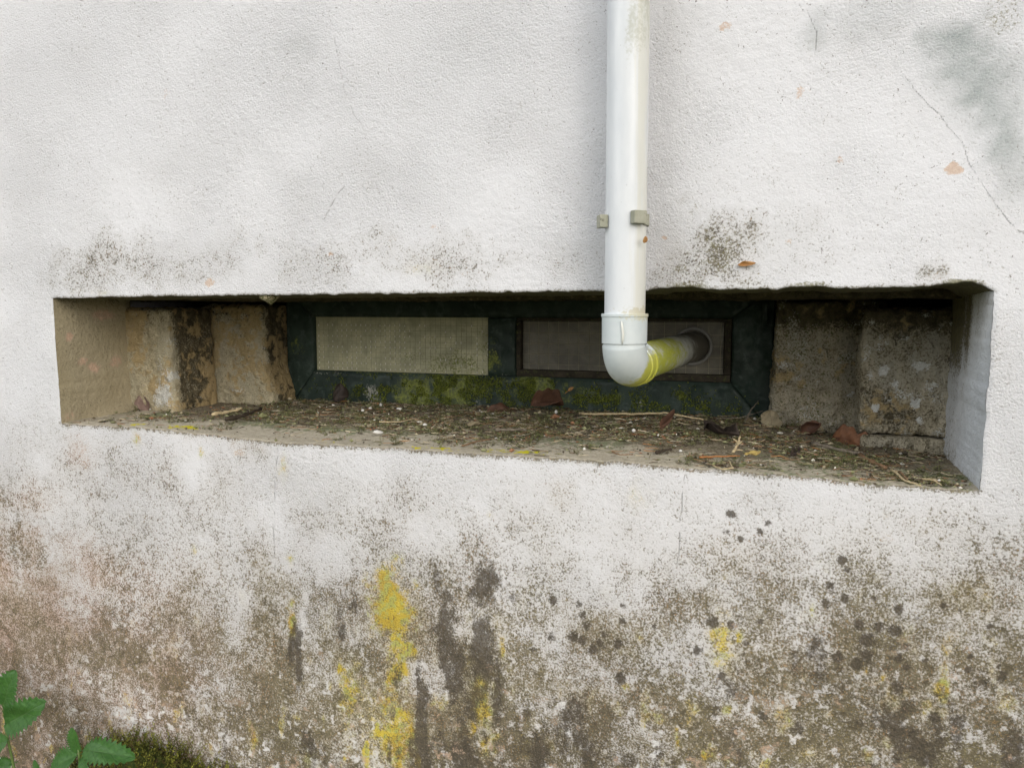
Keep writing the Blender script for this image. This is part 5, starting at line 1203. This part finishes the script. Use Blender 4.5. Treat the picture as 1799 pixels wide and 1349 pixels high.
# ------------------------------------------------------------------ nettles
M = Mat('nettle_leaf', .5, .4)
n1 = M.sep(M.noise(120, 4, .6).outputs['Color']); A = M.sep(M.attr('leaf_uv'))
vv_ = M.math('ABSOLUTE', M.math('SUBTRACT', M.math('FRACT', M.math('ADD', M.math('MULTIPLY', A[0], 6.0), M.math('MULTIPLY', A[1], -1.7))), .5))
vl = M.math('MAXIMUM', M.rng(vv_, .07, .0), M.rng(A[1], .06, .015))
fine = M.sep(M.noise(420, 2, .6).outputs['Color'])
col = M.mix(even(M, n1[0], .35, .65), (.032, .105, .022), (.062, .165, .034)); col = M.mix(M.math('MULTIPLY', vl, .55), col, (.075, .15, .045))
M.bump(M.math('SUBTRACT', M.math('MULTIPLY', fine[0], .5), M.math('MULTIPLY', vl, .8)), .002, .6)
M.b.inputs['Subsurface Weight'].default_value = 0.0
M.color(col)
trl = M.N.new('ShaderNodeBsdfTranslucent'); M.put(trl.inputs['Color'], (.10, .26, .03)); ms = M.N.new('ShaderNodeMixShader'); ms.inputs[0].default_value = .25
M.L.new(M.b.outputs[0], ms.inputs[1]); M.L.new(trl.outputs[0], ms.inputs[2]); M.L.new(ms.outputs[0], M.out.inputs['Surface'])
MAT_NETTLE = M.m
M = Mat('nettle_stem', .55, .35); n1 = M.sep(M.noise(90, 3).outputs['Color']); MAT_STEM = M.color(M.mix(n1[0], (.075, .13, .03), (.13, .19, .055)))
def nettle(label, base, stem, leaves):
    root = link('nettle_plant', None, None, None, label, 'plant', 'nettles at the foot of the wall')
    root.location = base; B = Vector(base)
    V, F = tube([Vector(p) - B for p in stem], [.0036 - .0016 * i / len(stem) for i in range(len(stem))], 8)
    link('stem', mesh_py('stem', V, F), MAT_STEM, root)
    for k, (b, t, W, face, bend, seed) in enumerate(leaves):
        b = Vector(b); t = Vector(t); L = (t - b).length
        me = leaf_mesh('leaf', L, W, 89, 19, .52, .36, 11, .42, .22, bend, .25, .022, seed, .014, .004)
        X = (t - b).normalized(); Zf = Vector(face); Zf = (Zf - X * Zf.dot(X)).normalized(); Yf = Zf.cross(X)
        o = link('leaf', me, MAT_NETTLE, root)
        bb = b - B
        o.matrix_local = Matrix(((X.x, Yf.x, Zf.x, bb.x), (X.y, Yf.y, Zf.y, bb.y), (X.z, Yf.z, Zf.z, bb.z), (0, 0, 0, 1)))
    return root
nettle('taller nettle whose round toothed leaf shows against the reddish stain', (-1.880, -.115, -.04),
       [(-1.880, -.115, -.04), (-1.8842, -0.1150, 0.0722), (-1.9004, -0.1150, 0.1464), (-1.9005, -0.1180, 0.2188), (-1.9035, -0.1200, 0.2708), (-1.9095, -0.1200, 0.2963)],
       [((-1.8980, -0.1200, 0.1937), (-1.7482, -0.1500, 0.2857), .088, (.3, -1, .35), -.3, 1), ((-1.9019, -0.1200, 0.2430), (-1.8530, -0.1350, 0.3451), .085, (.2, -1, .4), -.35, 2),
        ((-1.9118, -0.1150, 0.2513), (-1.9894, -0.1400, 0.2657), .075, (.1, -1, .5), -.4, 3), ((-1.8936, -0.1200, 0.1505), (-1.9783, -0.1400, 0.1165), .065, (.1, -1, .5), -.4, 4),
        ((-1.8892, -0.1150, 0.0854), (-1.9592, -0.1300, 0.0606), .05, (.1, -1, .5), -.4, 8)])
nettle('short nettle sprouting out of the moss cushion', ((-1.5928, -0.1650, 0.1623)[0], -.165, .04),
       [((-1.5928, -0.1650, 0.1623)[0], -.165, .04), (-1.5928, -0.1650, 0.1623), (-1.5903, -0.1670, 0.1918), (-1.5894, -0.1680, 0.2130)],
       [((-1.5913, -0.1670, 0.2033), (-1.6009, -0.1800, 0.2681), .034, (.2, -1, .5), -.25, 5), ((-1.5749, -0.1680, 0.2130), (-1.4217, -0.1900, 0.2505), .062, (.1, -.8, .8), -.5, 6),
        ((-1.5942, -0.1680, 0.1974), (-1.6741, -0.2000, 0.1616), .062, (.0, -.8, .8), -.5, 7), ((-1.5853, -0.1700, 0.1887), (-1.5415, -0.1900, 0.1834), .022, (.0, -.9, .5), -.3, 9), ((-1.7344, -0.1600, 0.1132), (-1.7485, -0.1650, 0.1495), .02, (.2, -1, .3), -.3, 10)])
